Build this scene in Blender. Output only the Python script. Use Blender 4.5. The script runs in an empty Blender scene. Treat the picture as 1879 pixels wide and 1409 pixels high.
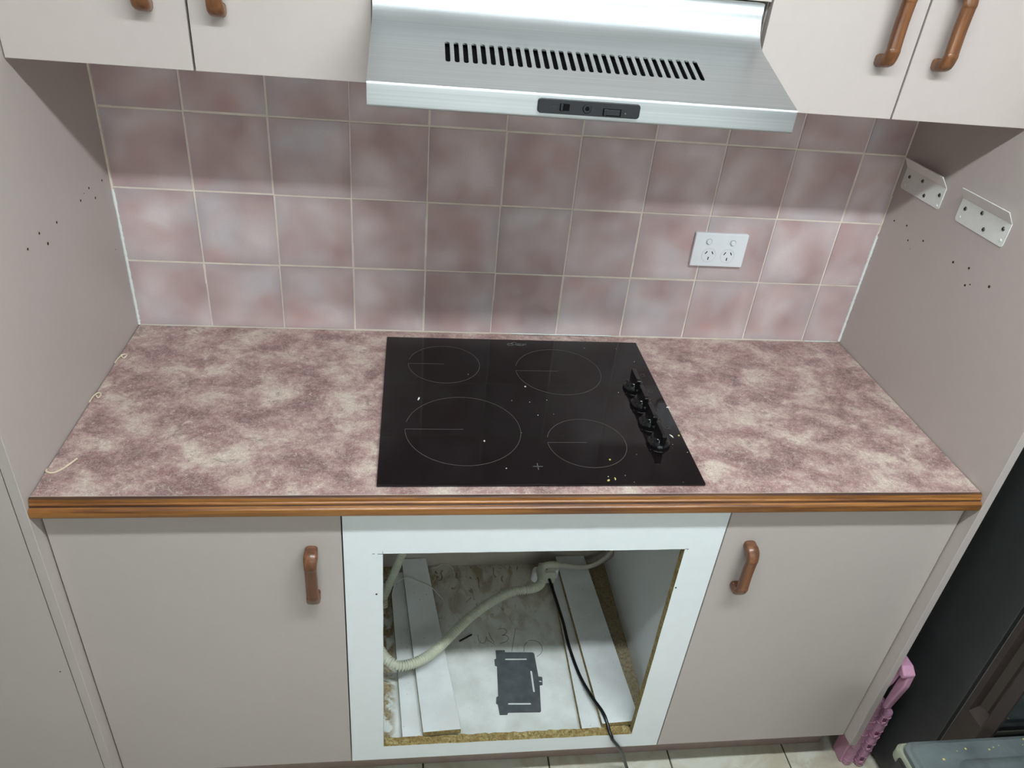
import bpy, bmesh, math, random
from mathutils import Vector, Matrix
random.seed(7)
C = bpy.context.scene.collection
sc = bpy.context.scene

# ---------------------------------------------------------------- camera
cam_d = bpy.data.cameras.new('camera'); cam = bpy.data.objects.new('camera', cam_d); C.objects.link(cam)
F = 1385.62
cam_d.sensor_width = 36.0; cam_d.lens = F * 36.0 / 1879.0; cam_d.clip_start = 0.02
R = Vector((0.99020019, -0.10858451, 0.08782359)); U = Vector((-0.01544848, 0.5398355, 0.84162877)); Fw = Vector((0.13879814, 0.83473771, -0.53286775))
m = Matrix(((R.x, U.x, -Fw.x, 0.57474), (R.y, U.y, -Fw.y, -1.52365), (R.z, U.z, -Fw.z, 0.83355), (0, 0, 0, 1)))
cam.matrix_world = m
sc.camera = cam
# ---------------------------------------------------------------- world, lights, exposure
w = bpy.data.worlds.new('world'); sc.world = w; w.use_nodes = True
bg = w.node_tree.nodes['Background']; bg.inputs[0].default_value = (0.66, 0.80, 0.70, 1); bg.inputs[1].default_value = 1.0
def area(name, loc, aim, sx, sy, power, col):
    l = bpy.data.lights.new(name, 'AREA'); l.shape = 'RECTANGLE'; l.size = sx; l.size_y = sy; l.energy = power; l.color = col
    o = bpy.data.objects.new(name, l); C.objects.link(o); o.location = loc
    o.rotation_euler = (Vector(aim) - Vector(loc)).to_track_quat('-Z', 'Y').to_euler()
    return o
LAMP = (78.0, (0.92, 1.0, 1.03, 1.0), 0.98, 0.038)      # strength, colour, centre x, half width of the batten's flat diffuser
area('window_daylight', (1.30, -3.50, 0.79), (1.30, 0, 0.79), 2.3, 0.78, 19.0, (0.92, 1.0, 1.03))
sc.view_settings.view_transform = 'Standard'; sc.view_settings.look = 'None'
sc.view_settings.exposure = 0.30; sc.view_settings.gamma = 1.0; sc.view_settings.use_curve_mapping = False

# ---------------------------------------------------------------- material helpers
def lin(c):
    c = c / 255.0
    return c / 12.92 if c <= 0.04045 else ((c + 0.055) / 1.055) ** 2.4
def rgb(r, g, b): return (lin(r), lin(g), lin(b), 1.0)
class NT:
    def __init__(s, name):
        s.m = bpy.data.materials.new(name); s.m.use_nodes = True
        s.t = s.m.node_tree; s.n = s.t.nodes; s.l = s.t.links
        s.b = s.n['Principled BSDF']
    def add(s, typ, **kw):
        n = s.n.new(typ)
        for k, v in kw.items():
            if k in n.inputs: n.inputs[k].default_value = v
            else: setattr(n, k, v)
        return n
    def link(s, a, b): s.l.new(a, b)
    def pos(s, scale=(1, 1, 1)):
        g = s.add('ShaderNodeNewGeometry'); mp = s.add('ShaderNodeMapping'); mp.inputs['Scale'].default_value = scale
        s.link(g.outputs['Position'], mp.inputs['Vector']); return mp.outputs['Vector']
    def obj(s, scale=(1, 1, 1)):
        g = s.add('ShaderNodeTexCoord'); mp = s.add('ShaderNodeMapping'); mp.inputs['Scale'].default_value = scale
        s.link(g.outputs['Object'], mp.inputs['Vector']); return mp.outputs['Vector']
    def noise(s, vec, scale, detail=4.0, rough=0.55, dist=0.0, W=None):
        n = s.add('ShaderNodeTexNoise'); 
        if W is not None: n.noise_dimensions = '4D'; s.link(W, n.inputs['W'])
        n.inputs['Scale'].default_value = scale; n.inputs['Detail'].default_value = detail
        n.inputs['Roughness'].default_value = rough; n.inputs['Distortion'].default_value = dist
        s.link(vec, n.inputs['Vector']); return n.outputs['Fac']
    def ramp(s, fac, stops, interp='LINEAR'):
        r = s.add('ShaderNodeValToRGB'); cr = r.color_ramp; cr.interpolation = interp
        while len(cr.elements) < len(stops): cr.elements.new(0.5)
        for e, (p, c) in zip(cr.elements, stops):
            e.position = p; e.color = c if len(c) == 4 else (*c, 1)
        s.link(fac, r.inputs['Fac']); return r.outputs['Color']
    def mix(s, a, b, fac, mode='MIX'):
        n = s.add('ShaderNodeMix', data_type='RGBA', blend_type=mode)
        for v, k in ((a, 6), (b, 7)):
            if isinstance(v, tuple): n.inputs[k].default_value = v
            else: s.link(v, n.inputs[k])
        if isinstance(fac, float): n.inputs[0].default_value = fac
        else: s.link(fac, n.inputs[0])
        return n.outputs[2]
    def math(s, op, a, b=0.0, clamp=False):
        n = s.add('ShaderNodeMath', operation=op, use_clamp=clamp)
        for v, k in ((a, 0), (b, 1)):
            if isinstance(v, (float, int)): n.inputs[k].default_value = v
            else: s.link(v, n.inputs[k])
        return n.outputs[0]
    def col(s, c):
        if isinstance(c, tuple): s.b.inputs['Base Color'].default_value = c
        else: s.link(c, s.b.inputs['Base Color'])
    def setp(s, rough=0.5, metal=0.0, spec=0.5, coat=0.0):
        s.b.inputs['Roughness'].default_value = rough; s.b.inputs['Metallic'].default_value = metal
        s.b.inputs['Specular IOR Level'].default_value = spec; s.b.inputs['Coat Weight'].default_value = coat
    def bump(s, h, strength=0.2, dist=0.001):
        n = s.add('ShaderNodeBump'); n.inputs['Strength'].default_value = strength; n.inputs['Distance'].default_value = dist
        s.link(h, n.inputs['Height']); s.link(n.outputs['Normal'], s.b.inputs['Normal'])
def K(v): return (v, v, v, 1.0)
def plain(name, c, rough=0.5, metal=0.0, spec=0.5, var=0.05, scale=30.0, coat=0.0, bump=0.0, bscale=400.0):
    t = NT(name); v = t.pos()
    f = t.noise(v, scale, 5)
    d = tuple(max(0, x * (1 - var * 1.5)) for x in c[:3]) + (1,); b = tuple(min(1, x * (1 + var * 1.5)) for x in c[:3]) + (1,)
    t.col(t.ramp(f, [(0.3, d), (0.7, b)])); t.setp(rough, metal, spec, coat)
    if bump: t.bump(t.noise(v, bscale, 3), bump, 0.0004)
    return t.m

M = {}
M['laminate'] = plain('laminate', rgb(187, 177, 172), 0.45, var=0.01, scale=60)
M['laminate_edge'] = plain('laminate_edge', rgb(190, 180, 174), 0.45, var=0.02)
M['melamine'] = plain('melamine', rgb(234, 240, 243), 0.38, var=0.01, scale=40)
M['carcass'] = plain('carcass', rgb(196, 190, 184), 0.5, var=0.03)
M['grout'] = plain('grout', rgb(226, 217, 203), 0.8, var=0.08, scale=25, bump=0.2, bscale=900)
M['sealant'] = plain('sealant', rgb(232, 238, 236), 0.3, var=0.03, scale=80)
M['sealant_yellow'] = plain('sealant_aged', rgb(214, 200, 176), 0.45, var=0.05, scale=100)
M['black_plastic'] = plain('black_plastic', rgb(27, 29, 32), 0.38, var=0.06)
M['knob_black'] = plain('knob_black', rgb(14, 15, 17), 0.16, var=0.05, coat=0.3)
M['dark_hole'] = plain('dark_hole', rgb(12, 12, 13), 0.9, spec=0.1, var=0.05)
M['hole_brown'] = plain('hole_brown', rgb(70, 48, 36), 0.9, spec=0.1, var=0.2, scale=400)
M['white_plastic'] = plain('white_plastic', rgb(236, 240, 244), 0.25, var=0.01)
M['white_enamel'] = plain('white_enamel', rgb(226, 228, 224), 0.3, var=0.02, scale=80)
M['rim_grey'] = plain('rim_grey', rgb(176, 184, 188), 0.4)
M['zinc'] = plain('zinc', rgb(120, 118, 112), 0.3, 0.9, var=0.1, scale=300)
M['bracket_grey'] = plain('bracket_grey', rgb(92, 98, 102), 0.55, 0.35, var=0.12, scale=40)
M['cable_black'] = plain('cable_black', rgb(16, 17, 20), 0.3, var=0.05)
M['cable_white'] = plain('cable_white', rgb(196, 194, 180), 0.4, var=0.04)
M['red_line'] = plain('red_line', rgb(150, 90, 80), 0.5)
M['conduit'] = plain('conduit', rgb(200, 203, 184), 0.35, var=0.04, scale=20)
M['ring_line'] = plain('ring_line', rgb(78, 72, 70), 0.4, var=0.08, scale=60)
M['print_grey'] = plain('print_grey', rgb(92, 96, 98), 0.4)
M['pencil'] = plain('pencil', rgb(92, 88, 84), 0.7, var=0.2, scale=400)
M['pink_plastic'] = plain('pink_plastic', rgb(196, 146, 172), 0.38, var=0.03, scale=40)
M['fridge_side'] = plain('fridge_side', rgb(62, 64, 64), 0.45, 0.2, var=0.04, scale=30)
M['fridge_door'] = plain('fridge_door', rgb(70, 60, 56), 0.4, 0.2, var=0.04)
M['fridge_front'] = plain('fridge_front', rgb(14, 14, 18), 0.1, coat=0.4, var=0.04)
M['gasket'] = plain('gasket', rgb(18, 20, 20), 0.6)
M['steel_line'] = plain('steel_line', rgb(150, 152, 152), 0.3, 0.8)
M['wall_paint'] = plain('wall_paint', rgb(206, 208, 206), 0.8, var=0.02, scale=6)
M['window_wall_paint'] = plain('window_wall_paint', rgb(142, 146, 146), 0.8, var=0.02, scale=6)
M['ceiling_paint'] = plain('ceiling_paint', rgb(236, 238, 236), 0.85, var=0.02, scale=6)
M['kick'] = plain('kick', rgb(168, 150, 142), 0.5, var=0.05)
M['white_crumb'] = plain('white_crumb', rgb(232, 232, 222), 0.6)
M['yellow_crumb'] = plain('yellow_crumb', rgb(196, 186, 110), 0.7, var=0.1, scale=500)

def tile_mat():
    t = NT('glazed_tile'); v = t.pos(); oi = t.add('ShaderNodeObjectInfo')
    W = t.math('MULTIPLY', oi.outputs['Random'], 60.0)
    f1 = t.noise(v, 9.0, 1.5, 0.45, 0.2, W); f2 = t.noise(v, 11.0, 1.5, 0.5, 0.3, t.math('ADD', W, 17.0)); f3 = t.noise(v, 700.0, 2.0)
    f4 = t.noise(v, 8.0, 2.0, 0.5, 0.2, t.math('ADD', W, 31.0))
    c = t.ramp(f1, [(0.32, rgb(176, 151, 149)), (0.50, rgb(199, 179, 178)), (0.68, rgb(218, 206, 206))])
    c = t.mix(c, rgb(192, 150, 143), t.ramp(f2, [(0.54, K(0)), (0.80, K(0.65))]))
    c = t.mix(c, rgb(203, 201, 206), t.ramp(f4, [(0.50, K(0)), (0.74, K(0.8))]))
    c = t.mix(c, rgb(130, 108, 104), t.ramp(f3, [(0.36, K(0.10)), (0.5, K(0))]))
    # greyer, darker airbrushed rim of each tile, from its own generated coordinates
    tc = t.add('ShaderNodeTexCoord'); sp = t.add('ShaderNodeSeparateXYZ'); t.link(tc.outputs['Generated'], sp.inputs[0])
    def edge(o): 
        a = t.math('ABSOLUTE', t.math('SUBTRACT', o, 0.5)); return t.math('MULTIPLY', t.math('SUBTRACT', a, 0.36), 7.0, True)
    e = t.math('MAXIMUM', edge(sp.outputs['X']), edge(sp.outputs['Z']))
    e = t.math('MULTIPLY', e, t.math('MULTIPLY', f4, 0.5))
    c = t.mix(c, rgb(152, 143, 146), e)
    t.col(c); t.setp(0.30, 0, 0.5); t.bump(t.noise(v, 60, 3), 0.06, 0.0006)
    return t.m
M['tile'] = tile_mat()

def counter_mat():
    t = NT('mottled_laminate'); v = t.pos((1, 1, 1)); v2 = t.pos((0.95, 1.1, 1))
    n1 = t.noise(v2, 12.5, 6.0, 0.62, 0.35); n2 = t.noise(v2, 15.0, 6.0, 0.62, 0.4); n3 = t.noise(v, 120.0, 4.0, 0.65, 1.0)
    c = t.ramp(n1, [(0.38, rgb(106, 70, 72)), (0.46, rgb(150, 113, 112)), (0.54, rgb(178, 150, 144)), (0.64, rgb(210, 197, 182))])
    c = t.mix(c, rgb(112, 66, 70), t.ramp(n2, [(0.54, K(0)), (0.66, K(0.8))]))
    n4 = t.noise(v2, 17.0, 5.0, 0.6, 0.8, None)
    c = t.mix(c, rgb(82, 66, 68), t.ramp(t.noise(v2, 24.0, 5.0, 0.7, 0.7), [(0.58, K(0)), (0.70, K(0.85))]))
    c = t.mix(c, rgb(216, 205, 184), t.ramp(t.noise(v2, 27.0, 6.0, 0.7, 1.2), [(0.58, K(0)), (0.72, K(0.75))]))
    c = t.mix(c, t.ramp(n3, [(0.30, rgb(110, 82, 80)), (0.5, rgb(176, 152, 144)), (0.7, rgb(236, 228, 212))]), 0.22)
    n5 = t.noise(v2, 240.0, 3.0, 0.7, 1.5); c = t.mix(c, t.ramp(n5, [(0.36, rgb(84, 58, 58)), (0.5, rgb(168, 142, 136)), (0.64, rgb(244, 236, 222))]), 0.20)
    # fine curled fibres: thin iso-lines of distorted noise
    def fib(scale, dist, wdt, seed):
        vv = t.add('ShaderNodeMapping'); vv.inputs['Location'].default_value = (seed, seed * 2, 0); t.link(v, vv.inputs['Vector'])
        a = t.noise(vv.outputs['Vector'], scale, 2.0, 0.5, dist); return t.ramp(t.math('ABSOLUTE', t.math('SUBTRACT', a, 0.5)), [(0.0, K(1)), (wdt, K(0))])
    msk = t.ramp(t.noise(v, 60, 2), [(0.48, K(0)), (0.58, K(1))])
    msk2 = t.ramp(t.noise(v, 47, 2, 0.5, 0.4), [(0.5, K(0)), (0.6, K(1))])
    c = t.mix(c, rgb(240, 232, 216), t.math('MULTIPLY', t.math('MULTIPLY', fib(90, 2.2, 0.016, 3.1), msk), 0.8))
    c = t.mix(c, rgb(84, 60, 60), t.math('MULTIPLY', t.math('MULTIPLY', fib(42, 1.8, 0.010, 9.7), msk2), 0.85))
    c = t.mix(c, rgb(96, 70, 70), t.math('MULTIPLY', t.math('MULTIPLY', fib(110, 2.0, 0.016, 5.3), msk2), 0.75))
    t.col(c); t.setp(0.38, 0, 0.45); t.bump(n3, 0.08, 0.0004)
    return t.m
M['counter'] = counter_mat()

def wood_mat(name, dark, mid, light, axis, rough=0.4, scale=1.0, streak=0.5):
    t = NT(name); s = [110, 110, 110]; s[axis] = 4.0; v = t.pos(tuple(x * scale for x in s))
    f = t.noise(v, 1.0, 5.0, 0.6, 0.25); s2 = [420, 420, 420]; s2[axis] = 24.0; g = t.noise(t.pos(tuple(x * scale for x in s2)), 1.0, 4.0, 0.6)
    c = t.ramp(f, [(0.32, dark), (0.5, mid), (0.68, light)]); c = t.mix(c, dark, t.ramp(g, [(0.56, K(0)), (0.72, K(streak))]))
    t.col(c); t.setp(rough, 0, 0.5, 0.15); t.bump(g, 0.15, 0.0004)
    return t.m
M['trim_wood'] = wood_mat('trim_wood', rgb(88, 50, 26), rgb(140, 90, 40), rgb(168, 114, 54), 0, 0.42, 1.0, 0.75)
M['trim_dark'] = wood_mat('trim_dark', rgb(40, 24, 18), rgb(72, 44, 28), rgb(110, 70, 38), 0, 0.5)
M['handle_wood'] = wood_mat('handle_wood', rgb(86, 52, 32), rgb(116, 75, 45), rgb(142, 95, 58), 2, 0.33, 0.8, 0.5)
M['handle_wood_dark'] = wood_mat('handle_wood_dark', rgb(72, 44, 30), rgb(104, 66, 44), rgb(128, 84, 56), 2, 0.36, 0.8, 0.5)

def chip_mat():
    t = NT('chipboard'); v = t.pos((1, 1, 1.6)); f = t.noise(v, 130, 5, 0.7, 1.0); g = t.noise(v, 30, 3)
    c = t.ramp(f, [(0.3, rgb(92, 76, 44)), (0.5, rgb(158, 140, 92)), (0.7, rgb(206, 194, 146))]); c = t.mix(c, rgb(128, 100, 58), t.ramp(g, [(0.5, K(0)), (0.7, K(0.6))]))
    t.col(c); t.setp(0.9, 0, 0.2); t.bump(f, 0.8, 0.002); return t.m
M['chip'] = chip_mat()

def cavity_floor_mat():
    t = NT('stained_melamine'); g = t.add('ShaderNodeNewGeometry'); sp = t.add('ShaderNodeSeparateXYZ'); t.link(g.outputs['Position'], sp.inputs[0])
    v = t.pos(); v2 = t.pos((1.6, 0.8, 1))
    base = t.ramp(t.noise(v, 14, 4), [(0.35, rgb(206, 212, 207)), (0.65, rgb(228, 234, 232))])
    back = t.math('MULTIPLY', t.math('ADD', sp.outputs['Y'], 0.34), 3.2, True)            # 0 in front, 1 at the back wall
    st = t.noise(v2, 16.0, 6.0, 0.62, 0.6)
    m1 = t.ramp(st, [(0.47, K(0)), (0.60, K(0.9))]); m1 = t.math('MULTIPLY', m1, back)
    c = t.mix(base, rgb(136, 116, 84), m1)
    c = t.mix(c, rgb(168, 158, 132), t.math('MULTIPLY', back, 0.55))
    m2 = t.math('MULTIPLY', t.ramp(t.noise(v2, 34.0, 5.0, 0.6, 1.2), [(0.60, K(0)), (0.66, K(0.85))]), back)
    c = t.mix(c, rgb(100, 72, 42), m2)
    m3 = t.ramp(t.noise(v, 420.0, 3.0, 0.6), [(0.66, K(0)), (0.72, K(0.7))]); m3 = t.math('MULTIPLY', m3, t.ramp(t.noise(v, 11, 2), [(0.42, K(0)), (0.6, K(1))]))
    c = t.mix(c, rgb(120, 116, 84), m3)
    # swollen brown boards along both sides
    lft = t.math('MULTIPLY', t.math('SUBTRACT', 0.566, sp.outputs['X']), 60.0, True); rgt = t.math('MULTIPLY', t.math('SUBTRACT', sp.outputs['X'], 1.085), 60.0, True)
    side = t.math('MULTIPLY', lft, t.ramp(t.noise(v, 26.0, 5.0, 0.6, 0.5), [(0.42, K(0)), (0.52, K(0.9))]))
    side = t.math('MAXIMUM', side, t.math('MULTIPLY', rgt, 0.85))
    chip = t.ramp(t.noise(v, 150, 4, 0.7, 1.0), [(0.35, rgb(108, 84, 50)), (0.65, rgb(176, 158, 112))])
    c = t.mix(c, chip, side)
    t.col(c); t.setp(0.45, 0, 0.4); t.bump(t.noise(v, 200, 3), 0.1, 0.0006); return t.m
M['cavity_floor'] = cavity_floor_mat()
def dusty_white(name='offcut_white', d=0.7):
    t = NT(name); v = t.pos()
    c = t.ramp(t.noise(v, 12, 3), [(0.35, rgb(216, 221, 220)), (0.65, rgb(230, 236, 236))])
    m3 = t.ramp(t.noise(v, 130.0, 3.0, 0.6), [(0.68, K(0)), (0.73, K(d))]); c = t.mix(c, rgb(110, 104, 84), m3)
    t.col(c); t.setp(0.35, 0, 0.5); return t.m
M['offcut'] = dusty_white()

def steel_mat():
    t = NT('brushed_steel'); v = t.pos((2.0, 420.0, 420.0)); f = t.noise(v, 1.0, 4, 0.6); b = t.noise(t.pos((3, 8, 8)), 1.0, 3)
    t.col(t.ramp(f, [(0.25, rgb(172, 176, 177)), (0.75, rgb(192, 196, 197))])); t.setp(0.27, 1.0)
    rr = t.ramp(b, [(0.3, K(0.30)), (0.7, K(0.37))]); t.link(rr, t.b.inputs['Roughness'])
    t.b.inputs['Anisotropic'].default_value = 0.75
    tg = t.add('ShaderNodeTangent', direction_type='RADIAL', axis='X'); 
    cx = t.add('ShaderNodeCombineXYZ'); cx.inputs[0].default_value = 1.0
    t.link(cx.outputs[0], t.b.inputs['Tangent']); t.b.inputs['Anisotropic Rotation'].default_value = 0.25
    t.bump(f, 0.04, 0.0002); return t.m
M['steel'] = steel_mat()
def glass_mat():
    t = NT('ceramic_glass'); v = t.pos(); f = t.noise(v, 900, 2); s = t.noise(v, 7, 4, 0.6)
    t.col(t.ramp(f, [(0.4, rgb(12, 9, 11)), (0.6, rgb(20, 16, 18))])); t.setp(0.07, 0, 0.5)
    t.link(t.ramp(s, [(0.4, K(0.05)), (0.7, K(0.16))]), t.b.inputs['Roughness']); return t.m
M['cooktop_glass'] = glass_mat()
def floor_tile_mat():
    t = NT('floor_tile'); v = t.pos(); f = t.noise(v, 7, 5, 0.6, 1.4); g = t.noise(v, 60, 4, 0.6, 0.5)
    c = t.ramp(f, [(0.35, rgb(196, 188, 168)), (0.5, rgb(212, 211, 196)), (0.68, rgb(222, 225, 214))])
    c = t.mix(c, rgb(140, 116, 84), t.ramp(g, [(0.62, K(0)), (0.78, K(0.4))])); t.col(c); t.setp(0.28); return t.m
M['floor_tile'] = floor_tile_mat()
M['floor_grout'] = plain('floor_grout', rgb(84, 78, 62), 0.9, var=0.2, scale=60)
def lid_mat():
    t = NT('smoky_lid'); v = t.pos(); f = t.noise(v, 10, 4, 0.6, 0.8); g = t.noise(v, 170, 3, 0.6)
    c = t.ramp(f, [(0.3, rgb(76, 84, 87)), (0.7, rgb(112, 122, 122))]); 
    m_ = t.math('MULTIPLY', t.ramp(g, [(0.66, K(0)), (0.71, K(0.8))]), t.ramp(t.noise(v, 14, 2), [(0.45, K(0)), (0.6, K(1))]))
    c = t.mix(c, rgb(176, 176, 110), m_); t.col(c); t.setp(0.32, 0, 0.5); return t.m
M['lid'] = lid_mat()
M['tub'] = plain('tub', rgb(150, 154, 136), 0.35, var=0.08, scale=15)
M['pane'] = None
def pane_mat():
    t = NT('window_pane'); tr = t.add('ShaderNodeBsdfTransparent'); gl = t.add('ShaderNodeBsdfGlossy', Roughness=0.02); mx = t.add('ShaderNodeMixShader'); mx.inputs[0].default_value = 0.08
    t.link(tr.outputs[0], mx.inputs[1]); t.link(gl.outputs[0], mx.inputs[2]); t.link(mx.outputs[0], t.n['Material Output'].inputs['Surface']); return t.m
M['pane'] = pane_mat()

# ---------------------------------------------------------------- geometry helpers
def link(name, bm, mat, parent=None, smooth=False, bevel=0.0, seg=2, loc=None):
    me = bpy.data.meshes.new(name)
    bmesh.ops.recalc_face_normals(bm, faces=bm.faces[:])
    if smooth:
        for f in bm.faces: f.smooth = True
    bm.to_mesh(me); bm.free()
    for mm in (mat if isinstance(mat, (list, tuple)) else [mat]): me.materials.append(mm)
    o = bpy.data.objects.new(name, me); C.objects.link(o)
    if parent: 
        o.parent = parent
        if loc is None: o.location = (0, 0, 0)
    if loc is not None: o.location = loc
    if parent and parent.type == 'EMPTY' and loc is None: o.location = -parent.location
    if bevel:
        b = o.modifiers.new('bevel', 'BEVEL'); b.width = bevel; b.segments = seg; b.limit_method = 'ANGLE'; b.angle_limit = math.radians(40)
        if smooth: pass
    if smooth:
        e = o.modifiers.new('split', 'EDGE_SPLIT'); e.split_angle = math.radians(38)
    return o
def tag(o, label=None, cat=None, group=None, kind=None):
    if label: o['label'] = label
    if cat: o['category'] = cat
    if group: o['group'] = group
    if kind: o['kind'] = kind
    return o
def thing(name, loc, label, cat, group=None):
    o = bpy.data.objects.new(name, None); C.objects.link(o); o.location = loc; o.empty_display_size = 0.05
    return tag(o, label, cat, group)
def box(bm, x0, x1, y0, y1, z0, z1, mi=0):
    v = [bm.verts.new(p) for p in ((x0, y0, z0), (x1, y0, z0), (x1, y1, z0), (x0, y1, z0), (x0, y0, z1), (x1, y0, z1), (x1, y1, z1), (x0, y1, z1))]
    fs = [bm.faces.new([v[i] for i in q]) for q in ((0, 1, 2, 3), (4, 5, 6, 7), (0, 1, 5, 4), (1, 2, 6, 5), (2, 3, 7, 6), (3, 0, 4, 7))]
    for f in fs: f.material_index = mi
    return fs
def boxes(*bs):
    bm = bmesh.new()
    for b in bs: box(bm, *b)
    return bm
def prism(bm, pts, axis, a, b, mi=0):
    """pts: 2-D outline in the plane perpendicular to axis, extruded from a to b"""
    def P(p, t):
        return {'x': (t, p[0], p[1]), 'y': (p[0], t, p[1]), 'z': (p[0], p[1], t)}[axis]
    A = [bm.verts.new(P(p, a)) for p in pts]; B = [bm.verts.new(P(p, b)) for p in pts]; n = len(pts)
    fs = [bm.faces.new(A), bm.faces.new(B)] + [bm.faces.new((A[i], A[(i + 1) % n], B[(i + 1) % n], B[i])) for i in range(n)]
    for f in fs: f.material_index = mi
    return fs
def smooth_path(pts, n=8, closed=False):
    P = [Vector(p) for p in pts]; out = []
    for i in range(len(P) - 1):
        p0 = P[max(i - 1, 0)]; p1 = P[i]; p2 = P[i + 1]; p3 = P[min(i + 2, len(P) - 1)]
        for k in range(n):
            t = k / n
            out.append(0.5 * ((2 * p1) + (-p0 + p2) * t + (2 * p0 - 5 * p1 + 4 * p2 - p3) * t * t + (-p0 + 3 * p1 - 3 * p2 + p3) * t ** 3))
    out.append(P[-1]); return out
def sweep(bm, path, section, up=Vector((0, 0, 1))):
    """section(i, t) -> list of (a, b) offsets across/along up"""
    rings = []; n = len(path)
    prev = None
    for i, p in enumerate(path):
        d = (path[min(i + 1, n - 1)] - path[max(i - 1, 0)]).normalized()
        s = d.cross(up) if prev is None else prev - d * prev.dot(d)
        if s.length < 1e-5: s = d.cross(Vector((1, 0, 0)))
        s.normalize(); prev = s; u = s.cross(d).normalized()
        rings.append([bm.verts.new(p + s * a + u * b) for a, b in section(i, i / (n - 1))])
    k = len(rings[0])
    for r0, r1 in zip(rings, rings[1:]):
        for j in range(k): bm.faces.new((r0[j], r0[(j + 1) % k], r1[(j + 1) % k], r1[j]))
    bm.faces.new(rings[0]); bm.faces.new(rings[-1])
def tube(bm, pts, r, n=8, k=6, up=Vector((0, 0, 1)), smoothp=True):
    path = smooth_path(pts, k) if smoothp else [Vector(p) for p in pts]
    rr = r if callable(r) else (lambda i, t: r)
    sweep(bm, path, lambda i, t: [(rr(i, t) * math.cos(2 * math.pi * j / n), rr(i, t) * math.sin(2 * math.pi * j / n)) for j in range(n)], up)
def disc(bm, c, r, h, axis='z', n=24, r2=None, mi=0):
    r2 = r if r2 is None else r2
    def P(a, rad, t):
        ca, sa = math.cos(a) * rad, math.sin(a) * rad
        return {'z': (c[0] + ca, c[1] + sa, c[2] + t), 'y': (c[0] + ca, c[1] + t, c[2] + sa), 'x': (c[0] + t, c[1] + ca, c[2] + sa)}[axis]
    A = [bm.verts.new(P(2 * math.pi * i / n, r, 0)) for i in range(n)]; B = [bm.verts.new(P(2 * math.pi * i / n, r2, h)) for i in range(n)]
    fs = [bm.faces.new(A), bm.faces.new(B)] + [bm.faces.new((A[i], A[(i + 1) % n], B[(i + 1) % n], B[i])) for i in range(n)]
    for f in fs: f.material_index = mi
def lathe(bm, c, prof, n=28):
    rings = [[bm.verts.new((c[0] + r * math.cos(2 * math.pi * i / n), c[1] + r * math.sin(2 * math.pi * i / n), c[2] + z)) for i in range(n)] for r, z in prof]
    for r0, r1 in zip(rings, rings[1:]):
        for i in range(n): bm.faces.new((r0[i], r0[(i + 1) % n], r1[(i + 1) % n], r1[i]))
    bm.faces.new(rings[0]); bm.faces.new(rings[-1])
def stroke(bm, pts, wd, z, h=0.00035):
    """a flat printed/drawn line lying on a horizontal surface"""
    path = [Vector((p[0], p[1], z)) for p in pts]; L = []; Rr = []
    for i, p in enumerate(path):
        d = (path[min(i + 1, len(path) - 1)] - path[max(i - 1, 0)]); d.z = 0; d.normalize(); s = Vector((-d.y, d.x, 0)) * wd / 2
        L.append((bm.verts.new(p + s), bm.verts.new(p + s + Vector((0, 0, h))))); Rr.append((bm.verts.new(p - s), bm.verts.new(p - s + Vector((0, 0, h)))))
    for i in range(len(path) - 1):
        a, b, c, d = L[i], L[i + 1], Rr[i], Rr[i + 1]
        for q in ((a[1], b[1], d[1], c[1]), (a[0], a[1], b[1], b[0]), (c[0], c[1], d[1], d[0]), (a[0], b[0], d[0], c[0])):
            bm.faces.new(q)
    bm.faces.new((L[0][0], L[0][1], Rr[0][1], Rr[0][0])); bm.faces.new((L[-1][0], L[-1][1], Rr[-1][1], Rr[-1][0]))
def copy_tree(o, parent=None):
    c = o.copy(); C.objects.link(c); c.parent = parent
    for ch in list(o.children): copy_tree(ch, c)
    return c

W0, W1 = 0.0, 1.628
# ================================================================ THE SETTING
T = 0.153; G = 0.0026
wall = link('wall_back', boxes((-2.2, 3.2, -0.0022, 0.08, -0.9, 1.5)), M['grout']); wall['kind'] = 'structure'
def tile_mesh(wd, ht, th=0.0075):
    bm = bmesh.new(); box(bm, 0, wd, -0.0, th, 0, ht)
    bmesh.ops.bevel(bm, geom=[e for e in bm.edges if all(abs(v.co.y) < 1e-6 for v in e.verts)], offset=0.0010, segments=2, affect='EDGES')
    me = bpy.data.meshes.new('tile'); bmesh.ops.recalc_face_normals(bm, faces=bm.faces[:]); bm.to_mesh(me); bm.free(); me.materials.append(M['tile'])
    return me
zrow = [(0.0022, 0.1508 - G / 2), (0.1508 + G / 2, 0.3038 - G / 2), (0.3038 + G / 2, 0.4568 - G / 2), (0.4568 + G / 2, 0.6098 - G / 2)]
cache = {}
for r_, (z0, z1) in enumerate(zrow):
    for c_ in range(11):
        x0 = max(c_ * T + G / 2, 0.003); x1 = min((c_ + 1) * T - G / 2, W1 - 0.003)
        key = (round(x1 - x0, 4), round(z1 - z0, 4))
        if key not in cache: cache[key] = tile_mesh(*key)
        o = bpy.data.objects.new('tile', cache[key]); C.objects.link(o); o.parent = wall
        o.location = (x0 + random.uniform(-.0003, .0003), -0.0032 + random.uniform(-.0004, .0004), z0 + random.uniform(-.0003, .0003))
        o.rotation_euler = (random.uniform(-.003, .003), 0, random.uniform(-.002, .002))
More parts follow.
